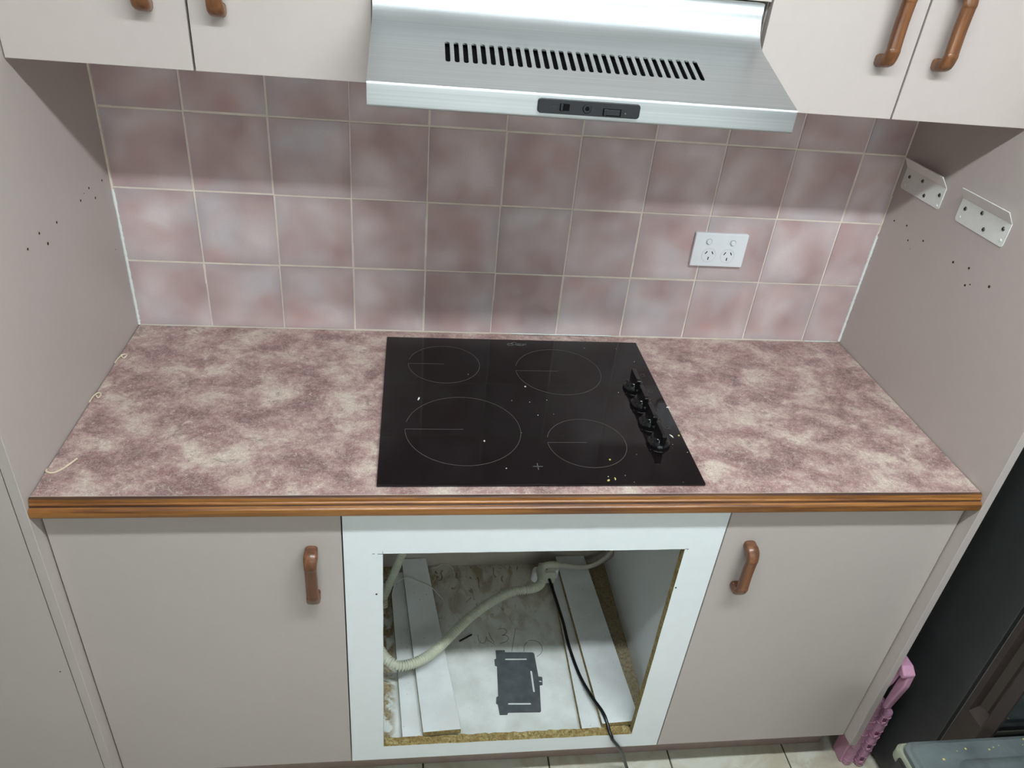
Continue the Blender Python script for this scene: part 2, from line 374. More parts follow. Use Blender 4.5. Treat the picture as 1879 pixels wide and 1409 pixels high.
def bead(pts, r, name='sealant_bead', mat='sealant', parent=wall, label=None):
    bm = bmesh.new(); rnd = random.Random(len(pts) + int(pts[0][0] * 1000)); amp = [rnd.uniform(0.7, 1.25) for _ in range(400)]
    path = smooth_path(pts, 10)
    sweep(bm, path, lambda i, t: [(r * amp[i % 400] * math.cos(a), r * amp[i % 400] * math.sin(a)) for a in [2 * math.pi * j / 6 for j in range(6)]], Vector((1, 0, 0)))
    o = link(name, bm, M[mat], parent, smooth=True)
    if label: o['label'] = label
    return o
bead([(0.0022, -0.0045, z) for z in (0.003, 0.04, 0.09, 0.14, 0.19, 0.24, 0.30)], 0.0032, label='white sealant bead down the left tile corner')
bead([(0.0012, -0.0042, z) for z in (0.30, 0.36, 0.42, 0.50, 0.585)], 0.0022, mat='grout', label='thin beige bead up the left tile corner')
bead([(W1 - 0.002, -0.0045, z) for z in (0.003, 0.05, 0.1, 0.15, 0.2, 0.24, 0.275)], 0.0032, label='white sealant bead down the right tile corner')
bead([(W1 - 0.001, -0.0042, z) for z in (0.283, 0.31, 0.34, 0.37)], 0.0014, mat='grout', label='cracked thin bead up the right tile corner')
bead([(x, -0.0050, 0.0022) for x in (0.80, 0.82, 0.85, 0.90, 0.95, 1.0, 1.05)], 0.0013, label='flaking white sealant behind the cooktop')
bead([(x, -0.0050, 0.0018) for x in (1.52, 1.55, 1.60)], 0.0013, label='flaking white sealant at the right back edge')

floor = link('floor', boxes((-2.2, 3.2, -3.4, 0.0, -0.98, -0.903)), M['floor_grout']); floor['kind'] = 'structure'
ft = bmesh.new(); box(ft, 0, 0.2975, 0, 0.2975, 0, 0.008)
bmesh.ops.bevel(ft, geom=[e for e in ft.edges if all(v.co.z > 0.007 for v in e.verts)], offset=0.0012, segments=1, affect='EDGES')
ftm = bpy.data.meshes.new('floor_tile'); bmesh.ops.recalc_face_normals(ft, faces=ft.faces[:]); ft.to_mesh(ftm); ft.free(); ftm.materials.append(M['floor_tile'])
for i in range(-7, 9):
    for j in range(-12, 0):
        x = 0.6285 + i * 0.3015 + 0.002; y = -0.037 + j * 0.3015 + 0.002
        if x < -2.15 or x > 2.9 or y < -3.38: continue
        o = bpy.data.objects.new('floor_tile', ftm); C.objects.link(o); o.parent = floor; o.location = (x, y, -0.908 + random.uniform(-.0003, .0003))
tag(link('ceiling', boxes((-2.2, 3.2, -3.4, 0.08, 1.5, 1.56)), M['ceiling_paint']), kind='structure')
tag(link('wall_left', boxes((-2.28, -2.2, -3.4, 0.08, -0.9, 1.5)), M['wall_paint']), kind='structure')
tag(link('wall_right', boxes((3.2, 3.28, -3.4, 0.08, -0.9, 1.5)), M['wall_paint']), kind='structure')
tag(link('wall_front', boxes((-2.2, 0.1, -3.48, -3.4, -0.9, 1.5), (2.5, 3.2, -3.48, -3.4, -0.9, 1.5), (0.1, 2.5, -3.48, -3.4, 1.2, 1.5), (0.1, 2.5, -3.48, -3.4, -0.9, 0.36)), M['window_wall_paint']), kind='structure')
gd = link('window_1', boxes((0.1, 0.15, -3.47, -3.41, 0.36, 1.2), (2.45, 2.5, -3.47, -3.41, 0.36, 1.2), (0.15, 2.45, -3.47, -3.41, 1.15, 1.2), (0.15, 2.45, -3.47, -3.41, 0.36, 0.41), (1.62, 1.70, -3.47, -3.405, 0.41, 1.15)), M['white_enamel']); gd['kind'] = 'structure'
link('pane', boxes((0.15, 1.62, -3.453, -3.448, 0.41, 1.15)), M['pane'], gd); link('pane', boxes((1.70, 2.45, -3.453, -3.448, 0.41, 1.15)), M['pane'], gd)

# ================================================================ CABINETS
def end_panel(name, x0, x1, zb, label):
    o = link(name, boxes((x0, x1, -0.58, -0.0024, zb, 1.2)), M['laminate'], bevel=0.0006, seg=1); return tag(o, label, 'panel')
lp = end_panel('end_panel', -0.0162, -0.0002, -0.899, 'tall pinkish beige end panel on the left of the benchtop, sealant strands at its foot')
rp = end_panel('end_panel', W1 + 0.0002, W1 + 0.0162, -0.769, 'tall pinkish beige end panel on the right of the benchtop carrying two white brackets')
def holes(panel, x, pts, sgn):
    for y, z, r in pts:
        bm = bmesh.new(); disc(bm, (x, y, z), r * 1.25, 0.0004 * sgn, 'x', 10); link('screw_hole', bm, M['hole_brown'], panel)
holes(lp, -0.0001, [(-.042, .3293, .0016), (-.1068, .336, .0017), (-.1321, .3344, .0008), (-.0877, .3111, .0018), (-.1516, .3281, .0017), (-.2589, .3283, .0018), (-.3243, .3351, .0018), (-.3053, .3101, .0021), (-.3707, .328, .0017), (-.0446, .1908, .0008)], 1)
holes(rp, W1 + 0.0001, [(-.0409, .3266, .0016), (-.0869, .333, .0016), (-.1079, .3081, .0016), (-.1539, .3255, .0017), (-.1249, .2954, .0007), (-.2588, .324, .002), (-.3041, .3315, .0019), (-.3125, .3, .0019), (-.3239, .3069, .0012), (-.3693, .3239, .0021)], -1)

# tall cupboard beyond the left panel (only its edge is in view)
pc = thing('pantry_cupboard', (-0.32, -0.29, -0.9), 'tall beige laminate cupboard cut off by the left frame edge', 'cupboard')
link('carcass', boxes((-0.62, -0.605, -0.56, -0.0035, -0.9, 1.2), (-0.033, -0.0178, -0.56, -0.0035, -0.9, 1.2), (-0.605, -0.033, -0.56, -0.0035, 1.185, 1.2), (-0.605, -0.033, -0.56, -0.0035, -0.80, -0.785), (-0.605, -0.033, -0.012, -0.0035, -0.785, 1.185), (-0.605, -0.033, -0.50, -0.485, -0.9, -0.80)), M['carcass'], pc)
pdoor = link('door', boxes((-0.619, -0.0185, -0.5785, -0.5625, -0.79, 1.198)), M['laminate'], pc, bevel=0.0006, seg=1)
bm = bmesh.new(); disc(bm, (-0.035, -0.5788, -0.40), 0.0014, 0.0004, 'y', 10); link('screw_hole', bm, M['hole_brown'], pdoor, loc=(0, 0, 0))

def carcass(x0, x1, y0, y1, z0, z1, t=0.016, mat='carcass', parent=None, name='carcass'):
    return link(name, boxes((x0, x0 + t, y0, y1, z0, z1), (x1 - t, x1, y0, y1, z0, z1), (x0 + t, x1 - t, y0, y1, z0, z0 + t), (x0 + t, x1 - t, y0, y1, z1 - t, z1), (x0 + t, x1 - t, y1 - 0.006, y1, z0 + t, z1 - t)), M[mat], parent)

def handle_mesh(L=0.124, H=0.033):
    """bowed timber D handle, along z, standing off towards -y; centre at the origin"""
    pts = [(0, 0.0, -L / 2 + 0.008), (0, -0.012, -L / 2 + 0.0075), (0, -0.0225, -L / 2 + 0.013), (0, -0.0265, -L / 2 + 0.026), (0, -0.0255, -L / 4), (0, -0.0245, 0), (0, -0.0255, L / 4), (0, -0.0265, L / 2 - 0.026), (0, -0.0225, L / 2 - 0.013), (0, -0.012, L / 2 - 0.0075), (0, 0.0, L / 2 - 0.008)]
    path = smooth_path(pts, 5)
    def sec(i, t):
        e = abs(2 * t - 1)
        a = 0.0078 + 0.0016 * math.exp(-((e - 0.62) / 0.22) ** 2) + 0.0004 * e; b = 0.0056 + 0.0020 * math.exp(-((e - 0.72) / 0.16) ** 2)
        if e > 0.96: a *= 0.96
        out = []
        for j in range(14):
            q = 2 * math.pi * j / 14; c, s = math.cos(q), math.sin(q)
            out.append((a * math.copysign(abs(c) ** 0.62, c), b * math.copysign(abs(s) ** 0.62, s)))
        return out
    bm = bmesh.new(); sweep(bm, path, sec, Vector((0, 1, 0)).cross(Vector((0, 0, 1))))
    # first frame: make the wide axis run along x
    return bm
def add_handle(door, x, y, z, mat='handle_wood', rot=0.0):
    path_bm = bmesh.new()
    L = 0.124
    prof = [(0.0, -L/2+0.009), (-0.010, -L/2+0.0085), (-0.0215, -L/2+0.0125), (-0.0275, -L/2+0.025), (-0.0268, -L/4), (-0.0255, 0), (-0.0268, L/4), (-0.0275, L/2-0.025), (-0.0215, L/2-0.0125), (-0.010, L/2-0.0085), (0.0, L/2-0.009)]
    path = smooth_path([(0, a, b) for a, b in prof], 5); n = len(path); rings = []
    X = Vector((1, 0, 0))
    for i, p in enumerate(path):
        d = (path[min(i + 1, n - 1)] - path[max(i - 1, 0)]).normalized(); u = X.cross(d).normalized(); t = i / (n - 1); e = abs(2 * t - 1)
        a = 0.0105 + 0.0017 * math.exp(-((e - 0.66) / 0.20) ** 2); b = 0.0066 + 0.0030 * math.exp(-((e - 0.74) / 0.15) ** 2) + (0.0025 if e > 0.85 else 0)
        ring = []
        for j in range(16):
            q = 2 * math.pi * j / 16; c, s = math.cos(q), math.sin(q)
            ring.append(path_bm.verts.new(p + X * a * math.copysign(abs(c) ** 0.6, c) + u * b * math.copysign(abs(s) ** 0.6, s)))
        rings.append(ring)
    for r0, r1 in zip(rings, rings[1:]):
        for j in range(16): path_bm.faces.new((r0[j], r0[(j + 1) % 16], r1[(j + 1) % 16], r1[j]))
    path_bm.faces.new(rings[0]); path_bm.faces.new(rings[-1])
    o = link('handle', path_bm, M[mat], door, smooth=True, loc=(x, y + 0.0003, z)); o.rotation_euler = (0, rot, 0)
    return o
DF = -0.552
def base_unit(x0, x1, label, hx, hz, hm):
    t = thing('base_cabinet', ((x0 + x1) / 2, -0.28, -0.9), label, 'cabinet')
    carcass(x0 + 0.001, x1 - 0.001, -0.534, -0.0035, -0.769, -0.0345, parent=t)
    for b_ in ((x0 + 0.001, x0 + 0.017, -0.47, -0.03, -0.9, -0.7695), (x1 - 0.017, x1 - 0.001, -0.47, -0.03, -0.9, -0.7695)): link('plinth', boxes(b_), M['carcass'], t)
    d = link('door', boxes((x0 + 0.0012, x1 - 0.0012, DF, -0.5355, -0.7705, -0.0365)), M['laminate'], t, bevel=0.0007, seg=1)
    h = add_handle(d, hx, DF, hz, hm)
    h['label'] = 'dark brown wooden bow handle'
    return t
base_unit(0.0012, 0.4697, 'left base cabinet with wide beige door, handle at its upper right corner', 0.4175, -0.1855, 'handle_wood_dark')
base_unit(1.1620, 1.6270, 'right base cabinet with beige door, handle at its upper left corner', 1.216, -0.1875, 'handle_wood_dark')

# upper cabinets
UF = -0.297
def upper_unit(x0, x1, xm, label, zb=0.588, hs=(), zt=1.2, hz=0.728):
    t = thing('wall_cabinet', ((x0 + x1) / 2, -0.14, zb), label, 'cabinet')
    carcass(x0, x1, UF + 0.0175, -0.0035 if zb > 0.6098 else -0.0045, zb + 0.001, zt, parent=t)
    spans = [(x0 + 0.0008, x1 - 0.0008)] if xm is None else [(x0 + 0.0008, xm - 0.0016), (xm + 0.0016, x1 - 0.0008)]
    for k, (a, b) in enumerate(spans):
        d = link('door', boxes((a, b, UF, UF + 0.016, zb, zt)), M['laminate'], t, bevel=0.0009, seg=2)
        if k < len(hs):
            h = add_handle(d, hs[k], UF, hz, 'handle_wood'); h['label'] = 'honey brown wooden bow handle'
    return t
upper_unit(0.0008, 0.5172, 0.2595, 'upper left wall cabinet with two pale beige doors, only the tips of its handles showing', hs=(0.2045, 0.3035), hz=0.7275)
upper_unit(1.1175, 1.6272, 1.3722, 'upper right wall cabinet with two pale beige doors and two long wooden handles', hs=(1.3195, 1.4190), hz=0.7310)
upper_unit(0.5188, 1.1160, None, 'short cabinet above the range hood, just its pale bottom edge showing', zb=0.745)

# oven housing
oc = thing('oven_cabinet', (0.816, -0.28, -0.9), 'white oven housing cabinet with a big empty square opening', 'cabinet')
bm = bmesh.new()
x0, x1, z0, z1 = 0.4712, 1.1605, -0.7705, -0.0365; ox0, ox1, oz0, oz1 = 0.5387, 1.0930, -0.7231, -0.1450
outer = [(x0, z0), (x1, z0), (x1, z1), (x0, z1)]
rnd = random.Random(5)
def rag(a, b, n, amp):  # slightly ragged saw-cut edge between two corners
    pts = []
    for i in range(n):
        t = i / n; dx, dz = b[0] - a[0], b[1] - a[1]; l = math.hypot(dx, dz); j = rnd.uniform(-amp, amp) if i else 0
        pts.append((a[0] + dx * t - dz / l * j, a[1] + dz * t + dx / l * j))
    return pts
sides = [rag((ox0, oz0), (ox1, oz0), 24, 0.0007), rag((ox1, oz0), (ox1, oz1), 14, 0.0003), rag((ox1, oz1), (ox0, oz1), 20, 0.0005), rag((ox0, oz1), (ox0, oz0), 14, 0.0003)]
for yy in (DF, DF + 0.016):
    pass
ov = {yy: [bm.verts.new((p[0], yy, p[1])) for p in outer] for yy in (DF, DF + 0.016)}
iv = {yy: [[bm.verts.new((p[0], yy, p[1])) for p in s] for s in sides] for yy in (DF, DF + 0.016)}
for yy in (DF, DF + 0.016):
    for k in range(4):
        a = ov[yy][k]; b = ov[yy][(k + 1) % 4]; inner = iv[yy][k] + [iv[yy][(k + 1) % 4][0]]
        bm.faces.new([a, b] + inner[::-1])
for k in range(4):
    bm.faces.new((ov[DF][k], ov[DF][(k + 1) % 4], ov[DF + .016][(k + 1) % 4], ov[DF + .016][k]))
    A = iv[DF][k] + [iv[DF][(k + 1) % 4][0]]; B = iv[DF + .016][k] + [iv[DF + .016][(k + 1) % 4][0]]
    for i in range(len(A) - 1):
        f = bm.faces.new((A[i], A[i + 1], B[i + 1], B[i])); f.material_index = 1
fp = link('front_frame', bm, [M['melamine'], M['chip']], oc); fp['label'] = 'white front frame cut out for an oven, raw chipboard edges'
for x, z in ((0.5271, -0.2468), (1.0969, -0.2476)):
    bm = bmesh.new(); disc(bm, (0, -0.0006, 0), 0.0018, 0.0008, 'y', 10); link('screw_hole', bm, M['hole_brown'], fp, loc=(x, DF, z))
# pencil marks at the cut-out corners
bm = bmesh.new()
for (xa, za, xb, zb) in ((0.5385, -0.1395, 0.5385, -0.1455), (0.530, -0.1452, 0.538, -0.1452), (0.5205, -0.1448, 0.5245, -0.1446), (1.0935, -0.1447, 1.100, -0.1446), (1.0985, -0.1452, 1.0985, -0.147)):
    box(bm, min(xa, xb) - 0.0003, max(xa, xb) + 0.0003, -0.0004, 0.0002, min(za, zb) - 0.0003, max(za, zb) + 0.0003)
link('pencil_mark', bm, M['pencil'], fp, loc=(0, DF, 0))['kind'] = 'stuff'
link('side_panel', boxes((0.4985, 0.5145, -0.535, -0.004, -0.769, -0.0345)), M['melamine'], oc)
link('side_panel', boxes((1.1440 + 0.004, 1.1605, -0.535, -0.004, -0.769, -0.0345)), M['melamine'], oc)
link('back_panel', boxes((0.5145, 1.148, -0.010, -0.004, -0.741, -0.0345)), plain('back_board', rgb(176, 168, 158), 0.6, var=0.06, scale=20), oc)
bb = link('bottom_panel', boxes((0.5145, 1.148, -0.535, -0.0105, -0.757, -0.740)), M['cavity_floor'], oc); bb['label'] = 'white bottom board with brown water stains'
# raw swollen chip edge along the front lip of the bottom board
bm = bmesh.new(); rnd = random.Random(11); n = 60; prev = None
for i in range(n + 1):
    x = 0.541 + (1.0905 - 0.541) * i / n; zt = -0.7215 + rnd.uniform(-.0012, .0012) + (0.002 if i > 54 or i < 2 else 0); yb = -0.5335 + rnd.uniform(-.0012, .0012)
    ring = [bm.verts.new(p) for p in ((x, -0.5505, -0.7232), (x, -0.5495, zt), (x, yb, zt), (x, yb, -0.7395))]
    if prev:
        for k in range(3): bm.faces.new((prev[k], prev[k + 1], ring[k + 1], ring[k]))
    prev = ring
link('chipboard_lip', bm, M['chip'], oc)['label'] = 'raw yellowish chipboard lip along the front of the opening'
for b_ in ((0.4985, 0.5145, -0.47, -0.03, -0.9, -0.7695), (1.148, 1.1605, -0.47, -0.03, -0.9, -0.7695)): link('plinth', boxes(b_), M['carcass'], oc)
# pencil scribble on the bottom board
S = -0.7398
sc1 = [[(.766, -.2513), (.7665, -.265), (.770, -.2745), (.7794, -.2771), (.7845, -.27), (.7875, -.257), (.789, -.268), (.7993, -.2762), (.806, -.2814)], [(.7946, -.2438), (.799, -.262), (.8055, -.276)],
       [(.8193, -.2361), (.832, -.233), (.8414, -.2421), (.835, -.252), (.8275, -.2545), (.838, -.256), (.8434, -.2640), (.836, -.275), (.8200, -.2795)], [(.8651, -.2326), (.857, -.265), (.8471, -.3062)], [(.8774, -.3074), (.882, -.288), (.8904, -.2780)], [(.893, -.2740), (.908, -.274), (.9215, -.283), (.9258, -.2995), (.921, -.313), (.9085, -.3233)]]
bm = bmesh.new()
for s in sc1: stroke(bm, [tuple(p[:2]) for p in smooth_path([(a, b, 0) for a, b in s], 5)], 0.0011, S)
pw = link('pencil_writing', bm, M['pencil'], oc); pw['label'] = 'faint pencil scribble on the bottom board'; pw['kind'] = 'stuff'

link('kick_board', boxes((0.0012, 1.636, -0.49, -0.476, -0.8995, -0.7715)), M['kick'], bevel=0.001)
tag(bpy.data.objects['kick_board'], 'dusky beige kick board running under the base cabinets at the floor', 'skirting')

# ================================================================ BENCHTOP
bt = thing('benchtop', (0.814, -0.28, -0.033), 'long burgundy and cream mottled laminate benchtop with orange-brown timber front edge', 'benchtop')
link('laminate_top', boxes((0.0016, 1.6264, -0.5625, -0.0042, -0.033, 0.0)), M['counter'], bt, bevel=0.0005, seg=1)
prof = [(-0.5626, -0.0006), (-0.5655, -0.0006), (-0.5680, -0.0022), (-0.5688, -0.0048), (-0.5690, -0.0085), (-0.5712, -0.0100), (-0.5715, -0.0125), (-0.5700, -0.0138), (-0.5722, -0.0152), (-0.5760, -0.0158), (-0.5784, -0.0182), (-0.5788, -0.0220), (-0.5785, -0.0300), (-0.5772, -0.0326), (-0.5750, -0.0332), (-0.5626, -0.0332)]
bm = bmesh.new(); prism(bm, prof, 'x', 0.0006, 1.6274)
for f in bm.faces:
    c = f.calc_center_median()
    if len(f.verts) == 4 and (c.z > -0.0030 or (-0.0145 < c.z < -0.0120 and abs(c.y + 0.5708) < 0.0012)): f.material_index = 1
tr = link('edge_trim', bm, [M['trim_wood'], M['trim_dark']], bt, smooth=True); tr['label'] = 'orange-brown moulded timber edge strip'
link('cream_inlay', boxes((0.0006, 1.6274, -0.5627, -0.5622, -0.001, 0.0002)), M['laminate_edge'], bt)

# sealant strands lying on the left end of the benchtop
def strand(pts, label, r=0.0013, mat='sealant_yellow'):
    bm = bmesh.new(); tube(bm, pts, r, 7, 6); return tag(link('sealant_strand', bm, M[mat], smooth=True), label, 'sealant strand', None)
strand([(0.0022, -.166, .0018), (0.0035, -.152, .003), (.007, -.140, .004), (.012, -.133, .003), (.0155, -.138, .002), (.013, -.146, .0018), (.008, -.142, .003), (.0055, -.137, .0042)], 'curled cream sealant strand on the left bench edge, nearest the tiles', 0.0014)
strand([(0.0016, -.306, .0018), (0.0022, -.292, .003), (.005, -.281, .004), (.0095, -.275, .003), (.0135, -.281, .0018), (.0115, -.290, .0018), (.0065, -.284, .003)], 'curled cream sealant strand on the left bench edge, middle of the three', 0.0014)
strand([(0.0020, -.4985, .0018), (.004, -.5045, .002), (.0105, -.507, .0016), (.018, -.5050, .0016), (.025, -.497, .0016), (.032, -.485, .0022), (.039, -.4715, .003)], 'long loose cream sealant strand at the front left corner of the benchtop', 0.0015)

# ================================================================ COOKTOP
ct = thing('cooktop', (0.815, -0.29, 0.0), 'black glass four-zone electric cooktop set into the benchtop', 'cooktop')
bm = bmesh.new(); prism(bm, [(0.5285, -0.5440), (1.1010, -0.5440), (1.1010, -0.0400), (0.5310, -0.0400)], 'z', 0.0004, 0.0060)
link('glass_plate', bm, M['cooktop_glass'], ct, bevel=0.0012, seg=2)
ZT = 0.0060
for cx, cy, r, lb in ((.6535, -.1530, .0750, 'thin outline of the back left zone'), (.8960, -.1740, .0915, 'thin outline of the back right zone'), (.6812, -.3870, .1074, 'thin outline of the large front left zone'), (.9094, -.4255, .0742, 'thin outline of the front right zone')):
    bm = bmesh.new(); g0 = math.radians(168); pts = [(cx + r * math.cos(g0 - math.radians(a)), cy + r * math.sin(g0 - math.radians(a))) for a in [i * 348.0 / 90 for i in range(91)]]
    stroke(bm, pts, 0.0011, ZT); stroke(bm, [(cx - r, cy), (cx, cy)], 0.0011, ZT)
    link('zone_ring', bm, M['ring_line'], ct)['label'] = lb
bm = bmesh.new(); stroke(bm, [(.798, -.4961), (.8156, -.4961)], 0.0014, ZT); stroke(bm, [(.8068, -.4869), (.8068, -.5055)], 0.0014, ZT)
link('cross_mark', bm, M['print_grey'], ct)
# lettering at the back edge: CHEF with a small hat over the H
bm = bmesh.new(); z = ZT; x, y0, y1 = 0.7975, -0.0672, -0.0592
stroke(bm, [(x + .0105, y1), (x + .002, y1), (x, (y0 + y1) / 2), (x + .002, y0), (x + .0105, y0)], .0016, z)
stroke(bm, [(x + .0125, y0), (x + .0125, y1)], .0018, z); stroke(bm, [(x + .0205, y0), (x + .0205, y1)], .0018, z); stroke(bm, [(x + .0125, -.0632), (x + .0205, -.0632)], .0014, z)
stroke(bm, [(x + .0125, y1), (x + .0115, -.0555), (x + .0135, -.0540), (x + .0165, -.0533), (x + .0195, -.0540), (x + .0215, -.0555), (x + .0205, y1)], .0010, z)
stroke(bm, [(x + .0325, y1), (x + .0235, y1), (x + .0235, y0), (x + .0325, y0)], .0016, z); stroke(bm, [(x + .0235, -.0632), (x + .0315, -.0632)], .0014, z)
stroke(bm, [(x + .0440, y1), (x + .0352, y1), (x + .0352, y0)], .0016, z); stroke(bm, [(x + .0352, -.0635), (x + .0430, -.0635)], .0014, z)
ml = link('maker_lettering', bm, M['print_grey'], ct); ml['label'] = 'small grey lettering with a hat above it'; ml['kind'] = 'stuff'
for ky in (-.2350, -.2985, -.3625, -.4260):
    k_ = bmesh.new(); c = (1.0465, ky, ZT)
    lathe(k_, c, [(0.0225, 0.0002), (0.0228, 0.0030), (0.0215, 0.0075), (0.0180, 0.0110), (0.0165, 0.0135), (0.0160, 0.0165), (0.0145, 0.0180)])
    kn = link('knob', k_, M['knob_black'], ct, smooth=True); kn['label'] = 'glossy black rotary knob'
    g_ = bmesh.new()
    prism(g_, [(ky - .0245, ZT + .012), (ky + .0225, ZT + .012), (ky + .0235, ZT + .0300), (ky + .0205, ZT + .0345), (ky - .0195, ZT + .0345), (ky - .0245, ZT + .0310)], 'x', 1.0465 - .0042, 1.0465 + .0042)
    link('grip', g_, M['knob_black'], kn, bevel=0.0008, seg=2, loc=(0, 0, 0))
    lk = bmesh.new()
    yb = ky + .0505; xb = 1.0795
    for a in ([(xb - .0045, yb - .0045), (xb + .0045, yb - .0045), (xb + .0045, yb + .0045), (xb - .0045, yb + .0045), (xb - .0045, yb - .0045)],): stroke(lk, a, .0006, ZT)
    disc(lk, (xb + (.0018 if ky > -.27 or ky < -.4 else -.0018), yb + (.0018 if ky > -.33 else -.0018), ZT), .0010, .0003, 'z', 8)
    link('zone_symbol', lk, M['ring_line'], ct)['kind'] = 'stuff'
    dk = bmesh.new()
    for aa in (200, 225, 250, 300, 325, 350, 160): disc(dk, (1.0465 + .0285 * math.cos(math.radians(aa)), ky + .0285 * math.sin(math.radians(aa)), ZT), .0007, .0003, 'z', 8)
    link('scale_dots', dk, M['ring_line'], ct)['kind'] = 'stuff'
def chip(name, x, y, z, sx, sy, rot, mat, label, h=0.0012):
    bm = bmesh.new(); rr = random.Random(int(x * 1e4)); n = 7
    pts = [(sx / 2 * math.cos(2 * math.pi * i / n) * rr.uniform(.6, 1.1), sy / 2 * math.sin(2 * math.pi * i / n) * rr.uniform(.6, 1.1)) for i in range(n)]
    prism(bm, pts, 'z', 0, h); o = link(name, bm, M[mat], loc=(x, y, z + 0.0002)); o.rotation_euler = (0, 0, math.radians(rot)); return tag(o, label, 'debris')
chip('paint_flake', .5995, -.2870, ZT, .0035, .0125, -20, 'white_crumb', 'white paint flake on the cooktop between the two left zones')
chip('paint_flake', .8167, -.2374, ZT, .0052, .0035, 20, 'white_crumb', 'tiny white flake at the middle of the cooktop, below the back right zone')
chip('paint_flake', .7179, -.4235, ZT, .0035, .0035, 0, 'white_crumb', 'tiny white speck inside the large front left zone')
chip('paint_flake', 1.0790, -.4050, ZT, .0030, .0130, 25, 'white_crumb', 'curved white flake beside the front knob of the cooktop')
chip('paint_flake', 1.1003, -.3070, ZT, .0080, .0022, 0, 'white_crumb', 'white sliver on the right edge of the cooktop beside the knobs')
chip('crumb', 1.0940, -.4031, ZT, .0045, .0050, 0, 'yellow_crumb', 'yellow crumb at the right edge of the cooktop near the front knob')
chip('crumb', .9265, -.5351, ZT, .0060, .0045, 40, 'yellow_crumb', 'yellow crumb at the front edge of the cooktop, left one of a pair')
chip('crumb', .9392, -.5307, ZT, .0030, .0070, 10, 'yellow_crumb', 'yellow crumb at the front edge of the cooktop, right one of a pair')
chip('crumb', .9414, -.4772, ZT, .0045, .0040, 0, 'yellow_crumb', 'brownish crumb inside the front right cooktop zone')
bm = bmesh.new(); rr = random.Random(3)
for _ in range(20):
    a = rr.choice([(0.98, -.08, .10, .04), (.84, -.33, .05, .06), (1.06, -.44, .06, .06), (.95, -.52, .12, .02), (.8, -.3, .25, .2)]); x = min(max(a[0] + rr.gauss(0, a[2] / 2), .54), 1.095); y = min(max(a[1] + rr.gauss(0, a[3] / 2), -.54), -.045)
    s = rr.uniform(.0003, .0008); box(bm, x - s, x + s * rr.uniform(.5, 2), y - s, y + s, ZT + .0001, ZT + .0001 + s * .6)
tag(link('fine_crumbs', bm, M['white_crumb']), 'fine pale specks and scratches of dirt scattered over the cooktop glass', 'crumbs', kind='stuff')

# ================================================================ RANGE HOOD
rh = thing('range_hood', (0.81, -0.25, 0.60), 'brushed stainless slide-front range hood with a row of slots above the cooktop', 'range hood')
HX0, HX1 = 0.5192, 1.0990
curve = []
pf = [(-0.5010, 0.6012), (-0.5030, 0.6300), (-0.5010, 0.6325), (-0.4720, 0.6412)]          # lip, rounded fold, slope
slope0 = Vector((0, -0.4720, 0.6412)); slope1 = Vector((0, -0.3560, 0.6775))
arc = []
# concave bend from the slope up into the vertical
for i in range(1, 13):
    t = i / 12; p0 = Vector((0, -0.3560, 0.6775)); p1 = Vector((0, -0.3170, 0.6895)); p2 = Vector((0, -0.3130, 0.7260))
    q = (1 - t) ** 2 * p0 + 2 * t * (1 - t) * p1 + t * t * p2; arc.append((q.y, q.z))
prof_all = [(-0.4960, 0.6012), (-0.5010, 0.6010), (-0.5028, 0.6018), (-0.5032, 0.6030), (-0.5032, 0.6045), (-0.5032, 0.6285), (-0.5032, 0.6300), (-0.5022, 0.6320), (-0.5000, 0.6329), (-0.4985, 0.6333), (-0.4720, 0.6412)]
top_z = 0.7430
bm = bmesh.new()
def strip(bm, pts, xa, xb):
    A = [bm.verts.new((xa, y, z)) for y, z in pts]; B = [bm.verts.new((xb, y, z)) for y, z in pts]
    for i in range(len(pts) - 1):
        f = bm.faces.new((A[i], B[i], B[i + 1], A[i + 1])); f.smooth = True
strip(bm, prof_all, HX0, HX1)
strip(bm, [(-0.3560, 0.6775)] + arc + [(-0.3128, top_z), (-0.2985, top_z)], HX0, HX1)
# slope with 30 round-ended slots
NS = 30; sx0, sx1 = 0.61735, 0.98615; pitch = (sx1 - sx0) / NS
d = (slope1 - slope0); L = d.length; dn = d.normalized(); n_ = Vector((1, 0, 0)).cross(dn)
def SP(x, s): return Vector((x, 0, 0)) + Vector((0, slope0.y, slope0.z)) + dn * s
s_lo, s_hi = L * 0.27, L * 0.73
def quad(a, b, c, e): 
    f = bm.faces.new([bm.verts.new(p) for p in (a, b, c, e)]); return f
quad(SP(HX0, 0), SP(HX1, 0), SP(HX1, s_lo - .006), SP(HX0, s_lo - .006)); quad(SP(HX0, s_hi + .006), SP(HX1, s_hi + .006), SP(HX1, L), SP(HX0, L))
quad(SP(HX0, s_lo - .006), SP(sx0, s_lo - .006), SP(sx0, s_hi + .006), SP(HX0, s_hi + .006)); quad(SP(sx1, s_lo - .006), SP(HX1, s_lo - .006), SP(HX1, s_hi + .006), SP(sx1, s_hi + .006))
slots = []
